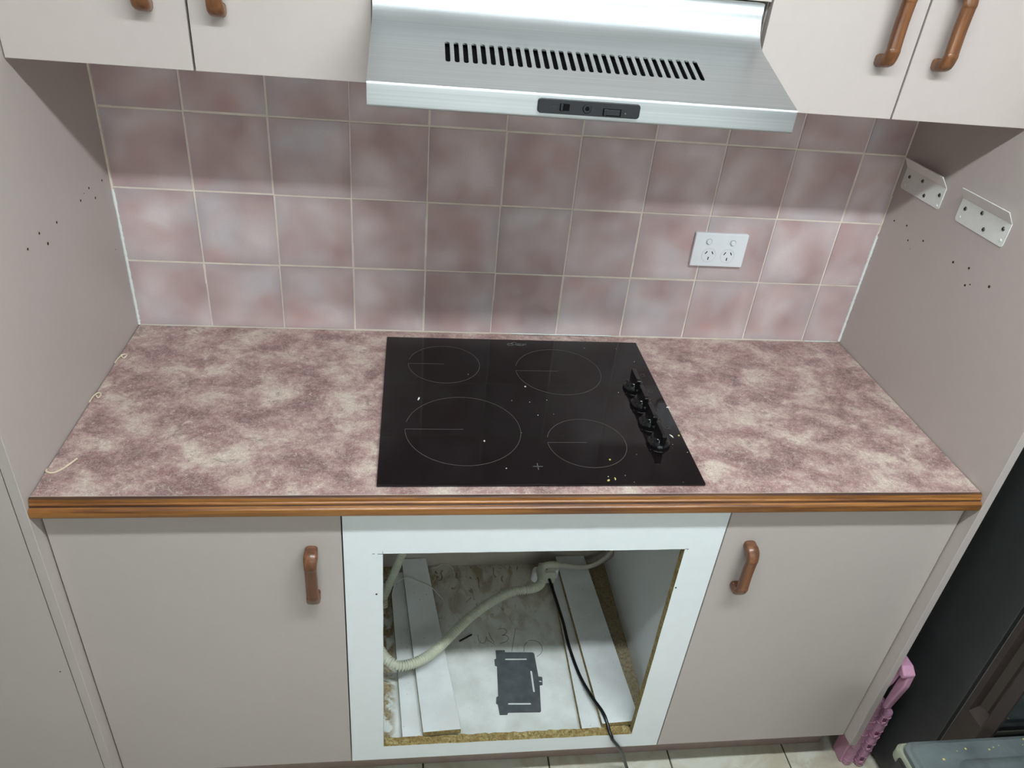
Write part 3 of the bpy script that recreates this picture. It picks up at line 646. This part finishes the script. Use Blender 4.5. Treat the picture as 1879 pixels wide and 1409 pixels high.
for i in range(NS):
    xa = sx0 + i * pitch; xb = xa + pitch; cx = (xa + xb) / 2; hw = 0.0034
    hole = []
    for q in range(0, 181, 45): hole.append((cx + hw * math.cos(math.radians(q)), s_hi - hw + hw * math.sin(math.radians(q))))
    for q in range(180, 361, 45): hole.append((cx + hw * math.cos(math.radians(q)), s_lo + hw + hw * math.sin(math.radians(q))))
    out = [(xb, (s_lo + s_hi) / 2), (xb, s_hi + .006), (xa, s_hi + .006), (xa, s_lo - .006), (xb, s_lo - .006)]
    H = [bm.verts.new(SP(*p)) for p in hole]; O = [bm.verts.new(SP(*p)) for p in ((xb, s_hi + .006), (xa, s_hi + .006), (xa, s_lo - .006), (xb, s_lo - .006))]
    bm.faces.new([O[0], O[1]] + [H[k] for k in (4, 3, 2, 1, 0)]); bm.faces.new([O[1], O[2], H[5], H[4]])
    bm.faces.new([O[2], O[3]] + [H[k] for k in (9, 8, 7, 6, 5)]); bm.faces.new([O[3], O[0], H[0], H[9]])
    # slot walls
    H2 = [bm.verts.new(SP(*p) - Vector((0, 0, 0.002))) for p in hole]
    for k in range(10): bm.faces.new((H[k], H[(k + 1) % 10], H2[(k + 1) % 10], H2[k]))
# end cheeks
side = [(-0.4960, 0.6012)] + prof_all[1:] + [(-0.3560, 0.6775)] + arc + [(-0.3128, top_z), (-0.2985, top_z), (-0.2985, 0.6012)]
bmesh.ops.remove_doubles(bm, verts=bm.verts[:], dist=0.00004)
for xx in (HX0, HX1): bm.faces.new([bm.verts.new((xx, y, z)) for y, z in side])   # own vertices: keeps the folded sheet's normals true
hb = link('hood_shell', bm, M['steel'], rh)
link('rear_box', boxes((HX0 + 0.0005, HX1 - 0.0005, -0.2983, -0.0062, 0.6014, 0.7428)), M['carcass'], rh)
link('underside', boxes((HX0 + 0.002, HX1 - 0.002, -0.498, -0.299, 0.6014, 0.6045)), M['bracket_grey'], rh)
# black insert painting in the shaded hollow behind the slots
bm = bmesh.new(); 
v = [SP(sx0 - .01, s_lo - .01) - n_ * 0, SP(sx1 + .01, s_lo - .01), SP(sx1 + .01, s_hi + .01), SP(sx0 - .01, s_hi + .01)]
vs = [bm.verts.new(p - Vector((0, -0.002, 0.0075))) for p in v]; vt = [bm.verts.new(p - Vector((0, -0.002, 0.0105))) for p in v]
bm.faces.new(vs); bm.faces.new(vt)
for i in range(4): bm.faces.new((vs[i], vs[(i + 1) % 4], vt[(i + 1) % 4], vt[i]))
link('slot_dark_insert', bm, M['dark_hole'], rh)
# control strip
cp = bmesh.new(); xa, xb, za, zb, yf = 0.7398, 0.8775, 0.6078, 0.6264, -0.5075
def rrect(xa, xb, za, zb, r, n=5):
    pts = []
    for cx, cz, a0 in ((xb - r, zb - r, 0), (xa + r, zb - r, 90), (xa + r, za + r, 180), (xb - r, za + r, 270)):
        for i in range(n + 1): a = math.radians(a0 + 90 * i / n); pts.append((cx + r * math.cos(a), cz + r * math.sin(a)))
    return pts
prism(cp, rrect(xa, xb, za, zb, .0042), 'y', yf, -0.5028)
cpo = link('control_panel', cp, M['black_plastic'], rh, bevel=0.0007, seg=2); cpo['label'] = 'black plastic control strip'
def sub(name, bm, mat, par, **k): return link(name, bm, M[mat], par, loc=(0, 0, 0), **k)
sub('slider_slot', boxes((.7688, .7818, yf - .0004, yf + .001, .6126, .6215)), 'dark_hole', cpo)
sub('slider', boxes((.7694, .7728, yf - .0026, yf, .6130, .6212)), 'black_plastic', cpo, bevel=.0006)
bm = bmesh.new(); disc(bm, (.8053, yf, .6171), .0062, -.0016, 'y', 24, .0050); sub('light_button', bm, 'black_plastic', cpo)
bm = bmesh.new(); disc(bm, (.8053, yf - .0017, .6174), .0029, -.0003, 'y', 20); sub('button_well', bm, 'dark_hole', cpo)
sub('slider_slot', boxes((.8270, .8520, yf - .0004, yf + .001, .6098, .6190)), 'dark_hole', cpo)
sub('slider', boxes((.8280, .8318, yf - .0026, yf, .6104, .6184)), 'black_plastic', cpo, bevel=.0006)
sub('slider_plate', boxes((.8318, .8500, yf - .0009, yf, .6108, .6180)), 'black_plastic', cpo, bevel=.0003)
bm = bmesh.new()
for dx in (-.0030, 0, .0030): disc(bm, (.7600 + dx, yf, .6170 + dx * .2), .0004, -.0002, 'y', 6)
disc(bm, (.8580, yf, .6140), .0011, -.0002, 'y', 10); sub('printed_symbol', bm, 'print_grey', cpo)['kind'] = 'stuff'

# ================================================================ POWER POINT
ps = thing('power_point', (1.2593, 0, 0.229), 'white double power point on the tiled wall, right of the cooktop', 'power socket')
bm = bmesh.new(); prism(bm, rrect(1.1985, 1.3205, 0.1905, 0.2680, .003), 'y', -0.0125, -0.0034); link('face_plate', bm, M['white_plastic'], ps, bevel=.0018, seg=3)
for sx_, sz_ in ((1.2310, .2490), (1.2868, .2478)):
    bm = bmesh.new(); disc(bm, (sx_, -.0125, sz_), .0070, -.0006, 'y', 24); sw = link('switch_surround', bm, M['rim_grey'], ps)
    bm = bmesh.new(); disc(bm, (sx_, -.0131, sz_), .0060, -.0034, 'y', 24, .0050); sub('switch', bm, 'white_plastic', sw, smooth=False, bevel=.0006)
for sx_, sz_ in ((1.2372, .2173), (1.2808, .2165)):
    bm = bmesh.new(); disc(bm, (sx_, -.0125, sz_), .0160, -.0005, 'y', 32, .0157); so = link('socket', bm, M['white_plastic'], ps)
    rg = bmesh.new(); disc(rg, (sx_, -.0126, sz_), .0163, -.0002, 'y', 32); sub('socket_rim', rg, 'rim_grey', so)
    for dx, dz, a in ((-.0052, .0062, 30), (.0092, .0062, -30), (.0020, -.0072, 0)):
        bm = bmesh.new(); box(bm, -.0010, .0010, -.0004, 0, -.0036, .0036)
        o = link('pin_slot', bm, M['dark_hole'], so, loc=(sx_ - .0020 + dx, -.0131, sz_ + dz)); o.rotation_euler = (0, math.radians(a), 0)

# ================================================================ WALL BRACKETS on the right panel
def bracket(y0, y1, label, off):
    t = thing('bracket', (W1, (y0 + y1) / 2, 0.395), label, 'bracket', None)
    X = W1; th = .0016
    bm = bmesh.new()
    # vertical plate with rounded lower corners
    r = .006; pts = [(y0, .4385), (y0, .3945 + r)] + [(y0 + r - r * math.cos(a), .3945 + r - r * math.sin(a)) for a in (math.pi / 6, math.pi / 3, math.pi / 2)] + [(y1 - r + r * math.sin(a), .3945 + r - r * math.cos(a)) for a in (0, math.pi / 6, math.pi / 3, math.pi / 2)] + [(y1, .4385)]
    prism(bm, pts, 'x', X - th, X)
    # flange leaning out and up
    a0, a1 = (y0 + .0, y1 - .0); b0, b1 = y0 - off + .004, y1 - off - .004
    q = [(X - th, a0, .4385), (X - th, a1, .4385), (X - .019, b1, .4600), (X - .019, b0, .4600)]; q2 = [(X, a0, .4385 + .0003), (X, a1, .4385 + .0003), (X - .0178, b1, .4613), (X - .0178, b0, .4613)]
    A = [bm.verts.new(p) for p in q]; B = [bm.verts.new(p) for p in q2]; bm.faces.new(A); bm.faces.new(B)
    for i in range(4): bm.faces.new((A[i], A[(i + 1) % 4], B[(i + 1) % 4], B[i]))
    link('plate', bm, M['white_enamel'], t, bevel=.0004, seg=1)
    return t
def screws(t, pts, riv):
    for y, z in pts:
        bm = bmesh.new(); disc(bm, (W1 - .0017, y, z), .0042, -.0016, 'x', 14, .0026); s = link('screw', bm, M['zinc'], t)
        bm = bmesh.new(); box(bm, W1 - .0036, W1 - .0033, y - .0022, y + .0022, z - .0005, z + .0005); box(bm, W1 - .0036, W1 - .0033, y - .0005, y + .0005, z - .0022, z + .0022); sub('screw_slot', bm, 'dark_hole', s)
    for y, z in riv:
        bm = bmesh.new(); disc(bm, (W1 - .0017, y, z), .0032, -.0014, 'x', 12, .0020); link('rivet', bm, M['white_enamel'], t)
b1 = bracket(-.1625, -.0205, 'white angled metal bracket on the right panel, the one in shadow nearest the tiles', .004)
screws(b1, [(-.0400, .4235), (-.0855, .4288), (-.1060, .4050), (-.1505, .4210)], [(-.0335, .4050), (-.1545, .4015)])
b2 = bracket(-.3585, -.2165, 'white angled metal bracket on the right panel, the fully lit one farther from the tiles', .006)
screws(b2, [(-.2340, .4230), (-.2798, .4308), (-.2994, .4068), (-.3440, .4250)], [(-.2290, .4050), (-.3490, .4055)])

# ================================================================ INSIDE THE OVEN CAVITY
def plank(name, pts, z0, z1, label):
    bm = bmesh.new(); fs = prism(bm, pts, 'z', z0, z1)
    for f in bm.faces: f.material_index = 0 if abs(f.calc_center_median().z - z1) < 1e-5 or abs(f.calc_center_median().z - z0) < 1e-5 else 1
    return tag(link(name, bm, [M['offcut'], M['chip']], bevel=.0003, seg=1), label, 'board', 'white board offcuts in the oven opening')
plank('board_offcut', [(.5570, -.0480), (.5450, -.1245), (.5625, -.3300), (.5785, -.5315), (.6260, -.5312), (.6000, -.0470)], -.7398, -.7241, 'narrow white board offcut underneath the left-hand pair in the oven opening')
plank('board_offcut', [(.5693, -.0138), (.6363, -.0115), (.7066, -.5290), (.6235, -.5325)], -.7240, -.7083, 'wide white board offcut on top of the left-hand pair, conduit crossing it')
plank('board_offcut', [(.9835, -.0135), (1.060, -.0135), (1.1035, -.5200), (1.080, -.5325), (.9820, -.5325)], -.7398, -.7241, 'long white board offcut underneath the right-hand pair, black cable along it')
plank('board_offcut', [(1.0014, -.0125), (1.0838, -.0118), (1.1140, -.5060), (1.0985, -.5295), (1.0270, -.5325)], -.7240, -.7083, 'wide white board offcut on top of the right-hand pair in the oven opening')
bm = bmesh.new(); prism(bm, [(1.047, -.5335), (1.077, -.5315), (1.078, -.5345), (1.047, -.5348)], 'z', -.7240, -.7225)
tag(link('laminate_sliver', bm, M['white_crumb']), 'thin white laminate sliver at the front right corner of the opening', 'offcut')
# corrugated conduits
def corr(pts, label, r=.0125, pitch=.0060, mat='conduit', name='conduit'):
    path = smooth_path(pts, 24); L = [0.0]
    for a, b in zip(path, path[1:]): L.append(L[-1] + (b - a).length)
    n = int(L[-1] / (pitch / 6)); res = []; j = 0
    for i in range(n + 1):
        s = L[-1] * i / n
        while j < len(L) - 2 and L[j + 1] < s: j += 1
        t = (s - L[j]) / max(L[j + 1] - L[j], 1e-9); res.append(path[j].lerp(path[j + 1], t))
    rad = [r, r, r * .95, r * .76, r * .72, r * .76]
    bm = bmesh.new(); sweep(bm, res, lambda i, t: [(rad[i % 6] * math.cos(2 * math.pi * q / 14), rad[i % 6] * math.sin(2 * math.pi * q / 14)) for q in range(14)])
    return tag(link(name, bm, M[mat], smooth=True), label, 'conduit')
corr([(.5160, -.3500, -.640), (.5340, -.3790, -.646), (.5550, -.3975, -.650), (.5790, -.4000, -.654), (.6160, -.3850, -.658), (.6545, -.3530, -.663), (.6960, -.3060, -.664), (.7385, -.2600, -.664), (.7960, -.2150, -.660), (.8520, -.1870, -.656), (.9010, -.1790, -.655), (.9270, -.1640, -.660), (.9400, -.1380, -.664), (.9420, -.1120, -.672), (.9440, -.0900, -.680)], 'pale corrugated plastic conduit snaking across the oven opening')
corr([(.5920, -.150, -.470), (.5755, -.150, -.536), (.5560, -.150, -.604), (.5360, -.150, -.672), (.5260, -.155, -.705), (.5285, -.165, -.727)], 'short dim corrugated conduit dropping at the back left of the opening', r=.0105)
# junction box
jb = thing('junction_box', (.960, -.075, -.74), 'small white junction box at the back of the oven opening where conduit and cables meet', 'junction box')
bm = bmesh.new(); lathe(bm, (.9410, -.066, -.7398), [(.0150, 0), (.0150, .002), (.0125, .032), (.0120, .034)], 20); link('cap', bm, M['white_plastic'], jb, smooth=True)
bm = bmesh.new(); box(bm, .9440, .9880, -.1000, -.0560, -.7238, -.6850); link('housing', bm, M['conduit'], jb, bevel=.004, seg=3)
bm = bmesh.new(); lathe(bm, (.9900, -.068, -.7238), [(.0130, 0), (.0130, .002), (.0115, .026), (.0105, .028)], 20); link('cap', bm, M['white_plastic'], jb, smooth=True)
bm = bmesh.new(); tube(bm, [(.944, -.088, -.684), (.960, -.080, -.674), (.985, -.072, -.680), (1.0, -.066, -.688)], .0095, 12, 6); link('elbow', bm, M['conduit'], jb, smooth=True)
# white sheathed cable going right and up
bm = bmesh.new(); path = smooth_path([(.985, -.075, -.684), (1.010, -.070, -.686), (1.045, -.068, -.694), (1.075, -.067, -.697), (1.100, -.066, -.690), (1.122, -.065, -.674), (1.138, -.064, -.652), (1.143, -.064, -.632), (1.138, -.066, -.600), (1.130, -.068, -.560)], 8)
sweep(bm, path, lambda i, t: [(.0052 * math.cos(q), .0075 * math.sin(q)) for q in [2 * math.pi * k / 12 for k in range(12)]])
wc = tag(link('white_cable', bm, M['cable_white'], smooth=True), 'flat white cable curving up to the right inside the oven opening', 'cable')
bm = bmesh.new(); tube(bm, [(1.128, -.0725, -.674), (1.1445, -.0720, -.654), (1.1490 - .003, -.0725, -.636), (1.140, -.0745, -.615)], .0009, 6, 6); link('red_wire', bm, M['red_line'], wc, smooth=True)
# black cable out of the cabinet
bm = bmesh.new()
tube(bm, [(.9610, -.0800, -.683), (.9655, -.0880, -.694), (.9720, -.1050, -.710), (.9800, -.1500, -.7195), (.9875, -.2350, -.7195), (.9905, -.3150, -.7195), (1.0010, -.3950, -.7190), (1.0150, -.4600, -.7080), (1.0320, -.5080, -.7025), (1.0385, -.5330, -.7090), (1.0415, -.5480, -.7165), (1.0450, -.5570, -.7210), (1.0500, -.5590, -.7330), (1.0720, -.5570, -.7700), (1.0950, -.5450, -.8300), (1.1120, -.5370, -.8800), (1.1200, -.5400, -.8960), (1.1350, -.5600, -.8960), (1.1600, -.6200, -.8960)], .0040, 10, 8)
tag(link('black_cable', bm, M['cable_black'], smooth=True), 'black power cable running from the junction box out over the front onto the floor', 'cable')
# thin bare wires at the back left
bm = bmesh.new(); tube(bm, [(.5225, -.225, -.722), (.5260, -.181, -.706), (.5368, -.137, -.703), (.5567, -.1048, -.7015), (.5866, -.0883, -.7015), (.6183, -.1026, -.7045), (.6469, -.1168, -.7060), (.668, -.1362, -.716), (.6835, -.1385, -.7365)], .0011, 6, 6)
tag(link('thin_wire', bm, M['conduit'], smooth=True), 'thin pale wire arching over the left boards at the back of the opening', 'wire')
bm = bmesh.new(); tube(bm, [(.655, -.073, -.737), (.664, -.052, -.735), (.6545, -.030, -.734), (.668, -.022, -.733), (.684, -.014, -.731), (.703, -.020, -.731), (.7127, -.037, -.733), (.7120, -.062, -.735), (.700, -.088, -.737), (.692, -.108, -.737)], .0010, 6, 6)
tag(link('thin_wire', bm, M['conduit'], smooth=True), 'thin looped wire lying at the back of the opening beside the left boards', 'wire')
# metal bracket plate
outl = [(.8070, -.3013), (.8290, -.3016), (.8302, -.3080), (.8990, -.3112), (.9030, -.3150), (.9043, -.3814), (.9120, -.3826), (.9134, -.3850), (.9112, -.4045), (.9040, -.4057), (.8975, -.4740), (.8950, -.4768), (.8205, -.4741), (.8178, -.4796), (.8002, -.4790), (.7982, -.4525), (.7945, -.4488), (.7965, -.4335), (.8012, -.4304), (.8060, -.3476), (.8012, -.3455), (.8012, -.3284), (.8062, -.3255)]
bm = bmesh.new()
def slot2(a, b, wd):  # outline of a round-ended slot
    a = Vector((*a, 0)); b = Vector((*b, 0)); d = (b - a).normalized(); s = Vector((-d.y, d.x, 0)) * wd / 2; pts = []
    ang = math.atan2(s.y, s.x)
    for i in range(5): q = ang + math.pi * i / 4; pts.append((a.x + wd / 2 * math.cos(q), a.y + wd / 2 * math.sin(q)))
    for i in range(5): q = ang + math.pi + math.pi * i / 4; pts.append((b.x + wd / 2 * math.cos(q), b.y + wd / 2 * math.sin(q)))
    return pts
from mathutils.geometry import tessellate_polygon
loops = [outl] + [slot2((.8300, -.3285), (.8800, -.3302), .0050), slot2((.8885, -.3660), (.8880, -.4215), .0046), slot2((.8245, -.4517), (.8745, -.4540), .0050), slot2((.9060, -.3945), (.9090, -.3950), .0040)]
flat = [p for l in loops for p in l]
tris = tessellate_polygon([[Vector((*p, 0)) for p in l] for l in loops])
ta = [bm.verts.new((*p, -.7396)) for p in flat]; tb = [bm.verts.new((*p, -.7380)) for p in flat]
for a, b, c in tris:
    try: bm.faces.new((tb[a], tb[b], tb[c])); bm.faces.new((ta[c], ta[b], ta[a]))
    except ValueError: pass
k0 = 0
for l in loops:
    n = len(l)
    for i in range(n): bm.faces.new((ta[k0 + i], ta[k0 + (i + 1) % n], tb[k0 + (i + 1) % n], tb[k0 + i]))
    k0 += n
tag(link('metal_plate', bm, M['bracket_grey']), 'flat dark grey metal mounting plate with three slots lying in the oven opening', 'mounting plate')
bm = bmesh.new(); tube(bm, [(.7175, -.2715, -.7365), (.7500, -.2520, -.7365)], .0022, 8, 3); tag(link('cable_offcut', bm, M['cable_black'], smooth=True), 'short straight bit of black cable lying left of the pencil scribble', 'offcut')
bm = bmesh.new(); disc(bm, (.8494, -.1785, -.7398), .0100, .0012, 'z', 24, .0096); tag(link('cover_cap', bm, M['conduit']), 'small round pale cover cap lying on the stained board behind the conduit', 'cap')

# ================================================================ FRIDGE
fr = thing('fridge', (2.08, -0.35, -0.9), 'tall black fridge right of the end panel, its side recessed grip showing', 'fridge')
FX = 1.752
link('cabinet_body', boxes((FX, 2.42, -.6545, -.03, -.885, .86)), M['fridge_side'], fr, bevel=.004, seg=3)
for fx_, fy_ in ((FX + .02, -.60), (2.34, -.60), (FX + .02, -.10), (2.34, -.10)): link('foot', boxes((fx_, fx_ + .04, fy_, fy_ + .04, -.9, -.8855)), M['gasket'], fr)
link('gasket', boxes((FX - .0003, 2.418, -.6615, -.6540, -.87, .85)), M['gasket'], fr)
link('steel_line', boxes((FX - .0006, FX + .003, -.6628, -.6616, -.87, .85)), M['steel_line'], fr)
bm = bmesh.new()
full = [(FX, -.663), (FX, -.7195), (FX + .011, -.7355), (2.41, -.7355), (2.42, -.7195), (2.42, -.663)]
notch = [(FX, -.663), (FX, -.6755), (FX + .016, -.6790), (FX + .020, -.6960), (FX + .016, -.7130), (FX, -.7165), (FX, -.7195), (FX + .011, -.7355), (2.41, -.7355), (2.42, -.7195), (2.42, -.663)]
prism(bm, full, 'z', -.872, -.500); prism(bm, notch, 'z', -.500, .15); prism(bm, full, 'z', .15, .85)
# slanted foot of the recess
A = [bm.verts.new(p) for p in ((FX + .0002, -.6760, -.500), (FX + .0002, -.7165, -.500), (FX + .0190, -.7130, -.478), (FX + .0190, -.6790, -.478), (FX + .0190, -.7130, -.500), (FX + .0190, -.6790, -.500))]
for q in ((0, 1, 2, 3), (0, 3, 5), (1, 4, 2), (0, 1, 4, 5), (2, 3, 5, 4)): bm.faces.new([A[i] for i in q])
dr = link('door', bm, M['fridge_door'], fr)
link('glass_front', boxes((FX + .0115, 2.4095, -.7385, -.7356, -.871, .849)), M['fridge_front'], dr, loc=(0, 0, 0))

# ================================================================ PINK FOLDING STEP STOOL between panel and fridge
st = thing('step_stool', (1.70, -0.40, -0.9), 'pink plastic folding step stool tucked between the right end panel and the fridge', 'step stool')
def leaf(name, x0, x1, yf, yb, z0, z1, r):
    bm = bmesh.new(); box(bm, x0, x1, yf, yb, z0, z1); return link(name, bm, M['pink_plastic'], st, bevel=r, seg=3)
leaf('leg_panel', 1.6640, 1.6760, -.545, -.505, -.9, -.60, .003); leaf('leg_panel', 1.6640, 1.6760, -.200, -.150, -.9, -.60, .003)
leaf('leg_panel', 1.6980, 1.7130, -.548, -.505, -.9, -.685, .003); leaf('cross_panel', 1.6980, 1.7130, -.506, -.150, -.70, -.64, .003)
a_ = leaf('front_rail', 1.6700, 1.6900, -.556, -.535, -.9, -.640, .0075)
b_ = leaf('front_rail', 1.6990, 1.7210, -.562, -.538, -.9, -.676, .0095)
for zz in [-.88 + .0265 * i for i in range(9)]:
    if zz < -.65: bm = bmesh.new(); prism(bm, rrect(1.6692, 1.6908, -.5568, -.5342, .0078), 'z', zz, zz + .0016); link('rib', bm, M['pink_plastic'], a_, loc=(0, 0, 0))
for zz in [-.885 + .0265 * i for i in range(8)]:
    bm = bmesh.new(); prism(bm, rrect(1.6982, 1.7218, -.5628, -.5372, .0098), 'z', zz, zz + .0016); link('rib', bm, M['pink_plastic'], b_, loc=(0, 0, 0))
M['pink_slot'] = plain('pink_slot', rgb(120, 70, 94), 0.6)
for zz in (-.868, -.815, -.762, -.709):
    link('hinge_slot', boxes((1.6996, 1.7070, -.5628, -.560, zz, zz + .012)), M['pink_slot'], b_, loc=(0, 0, 0))
    link('hinge_knuckle', boxes((1.6985, 1.7080, -.5645, -.558, zz - .011, zz - .001)), M['pink_plastic'], b_, bevel=.002, seg=2, loc=(0, 0, 0))
bm = bmesh.new(); prism(bm, [(-.545, -.640), (-.566, -.560), (-.572, -.505), (-.30, -.505), (-.30, -.60), (-.505, -.600)], 'x', 1.6560, 1.6680); link('top_shell', bm, M['pink_plastic'], st, bevel=.003, seg=3)
bm = bmesh.new(); prism(bm, [(-.5700, -.498), (-.5880, -.506), (-.5900, -.540), (-.5760, -.6380), (-.5690, -.6440), (-.5620, -.6370), (-.5660, -.520)], 'x', 1.6700, 1.6860); link('handle_loop', bm, M['pink_plastic'], st, bevel=.004, seg=3)
bm = bmesh.new(); prism(bm, [(-.590, -.500), (-.588, -.512), (-.545, -.524), (-.30, -.524), (-.30, -.492), (-.572, -.488)], 'x', 1.6560, 1.6850); link('top_board', bm, M['pink_plastic'], st, bevel=.004, seg=3)

# ================================================================ STORAGE TUB bottom right
tb = thing('storage_tub', (1.76, -.93, -.9), 'grey-green plastic storage tub with a smoky lid in the bottom right corner', 'storage tub')
bm = bmesh.new()
def rring(x0, x1, y0, y1, r, z, n=6):
    return [(px, py, z) for px, py in rrect(x0, x1, y0, y1, r, n)]
BX0, BX1, BY0, BY1 = 1.5480, 1.9750, -1.09, -.7490
rings = []
for ins, z, rr_ in ((.026, -.8995, .02), (.018, -.89, .02), (.004, -.62, .02), (.000, -.520, .02), (-.008, -.518, .02), (-.008, -.498, .02), (-.004, -.492, .02)):
    rings.append([bm.verts.new(p) for p in rring(BX0 + ins, BX1 - ins, BY0 + ins, BY1 - ins, rr_, z)])
for r0, r1 in zip(rings, rings[1:]):
    for j in range(len(r0)): bm.faces.new((r0[j], r0[(j + 1) % len(r0)], r1[(j + 1) % len(r0)], r1[j]))
bm.faces.new(rings[0]); bm.faces.new(rings[-1]); link('body', bm, M['tub'], tb, smooth=True)
bm = bmesh.new(); rings = []
for ins, z, rr_ in ((.0, -.4915, .020), (.0, -.4820, .020), (.0025, -.4795, .020), (.006, -.4785, .020), (.0075, -.4760, .020), (.010, -.4730, .020), (.016, -.4722, .020)):
    rings.append([bm.verts.new(p) for p in rring(BX0 + ins, BX1 - ins, BY0 + ins, BY1 - ins, rr_, z)])
for r0, r1 in zip(rings, rings[1:]):
    for j in range(len(r0)): bm.faces.new((r0[j], r0[(j + 1) % len(r0)], r1[(j + 1) % len(r0)], r1[j]))
bm.faces.new(rings[0]); bm.faces.new(rings[-1]); ld = link('lid', bm, M['lid'], tb, smooth=True)
bm = bmesh.new(); rings = []
for ins, z in ((0, -.4722), (.004, -.4690), (.010, -.4655), (.018, -.4640)):
    rings.append([bm.verts.new(p) for p in rring(1.625 + ins, 1.86 - ins, -.92 + ins, -.795 - ins, .03 - ins * .6, z)])
for r0, r1 in zip(rings, rings[1:]):
    for j in range(len(r0)): bm.faces.new((r0[j], r0[(j + 1) % len(r0)], r1[(j + 1) % len(r0)], r1[j]))
bm.faces.new(rings[0]); bm.faces.new(rings[-1]); link('raised_grip', bm, M['lid'], ld, smooth=True, loc=(0, 0, 0))
link('latch', boxes((BX0 - .014, BX0 - .0075, -.815, -.770, -.565, -.495)), M['black_plastic'], tb, bevel=.003, seg=2)
bm = bmesh.new(); rr = random.Random(9)
for _ in range(70):
    x = rr.uniform(1.60, 1.93); y = rr.uniform(-.93, -.755)
    if 1.61 < x < 1.87 and -.93 < y < -.785: continue
    s = rr.uniform(.0006, .0016); box(bm, x - s * rr.uniform(1, 3), x + s, y - s, y + s * rr.uniform(1, 2), -.4722, -.4722 + s * .6)
tag(link('lid_crumbs', bm, M['yellow_crumb']), 'yellowish crumbs scattered on the storage tub lid', 'crumbs', kind='stuff')

# ================================================================ DAYLIGHT BLOCKER (unseen bench shape added to keep low daylight off the base cabinets)
ob = thing('daylight_blocker', (1.0, -2.35, -0.9), 'added bench-shaped daylight blocker behind the camera, out of frame', 'light blocker')
link('blocker_top', boxes((-1.2, 3.1, -2.66, -2.04, -0.035, 0.0)), M['counter'], ob, bevel=.003)
link('body', boxes((-1.18, 3.08, -2.62, -2.08, -0.80, -0.036)), M['laminate'], ob)
link('blocker_base', boxes((-1.15, 3.05, -2.57, -2.13, -0.8995, -0.8005)), M['kick'], ob)
# ================================================================ CEILING LAMP (out of frame, gives the room its light)
st_, col_, lx, lr = LAMP
cl = thing('ceiling_light', (lx, -1.2, 1.5), 'long white fluorescent batten light on the ceiling above the kitchen bench, out of frame', 'light')
link('housing', boxes((lx - .77, lx + .77, -1.24, -1.16, 1.452, 1.4995)), M['white_enamel'], cl, bevel=.004)
bm = boxes((lx - .75, lx + .75, -1.2 - lr, -1.2 + lr, 1.403, 1.409))
em = NT('lamp_tube'); em.b.inputs['Emission Color'].default_value = col_; em.b.inputs['Emission Strength'].default_value = st_; em.b.inputs['Base Color'].default_value = (1, 1, 1, 1)
link('diffuser', bm, em.m, cl); link('tray', boxes((lx - .755, lx + .755, -1.245, -1.155, 1.4095, 1.4515)), M['white_enamel'], cl)
for yy in (-1.2465, -1.157): link('lip', boxes((lx - .755, lx + .755, yy, yy + .0035, 1.400, 1.4515)), M['white_enamel'], cl)
for xx in (lx - .76, lx + .75): link('end_cap', boxes((xx, xx + .01, -1.232, -1.168, 1.375, 1.452)), M['white_enamel'], cl)
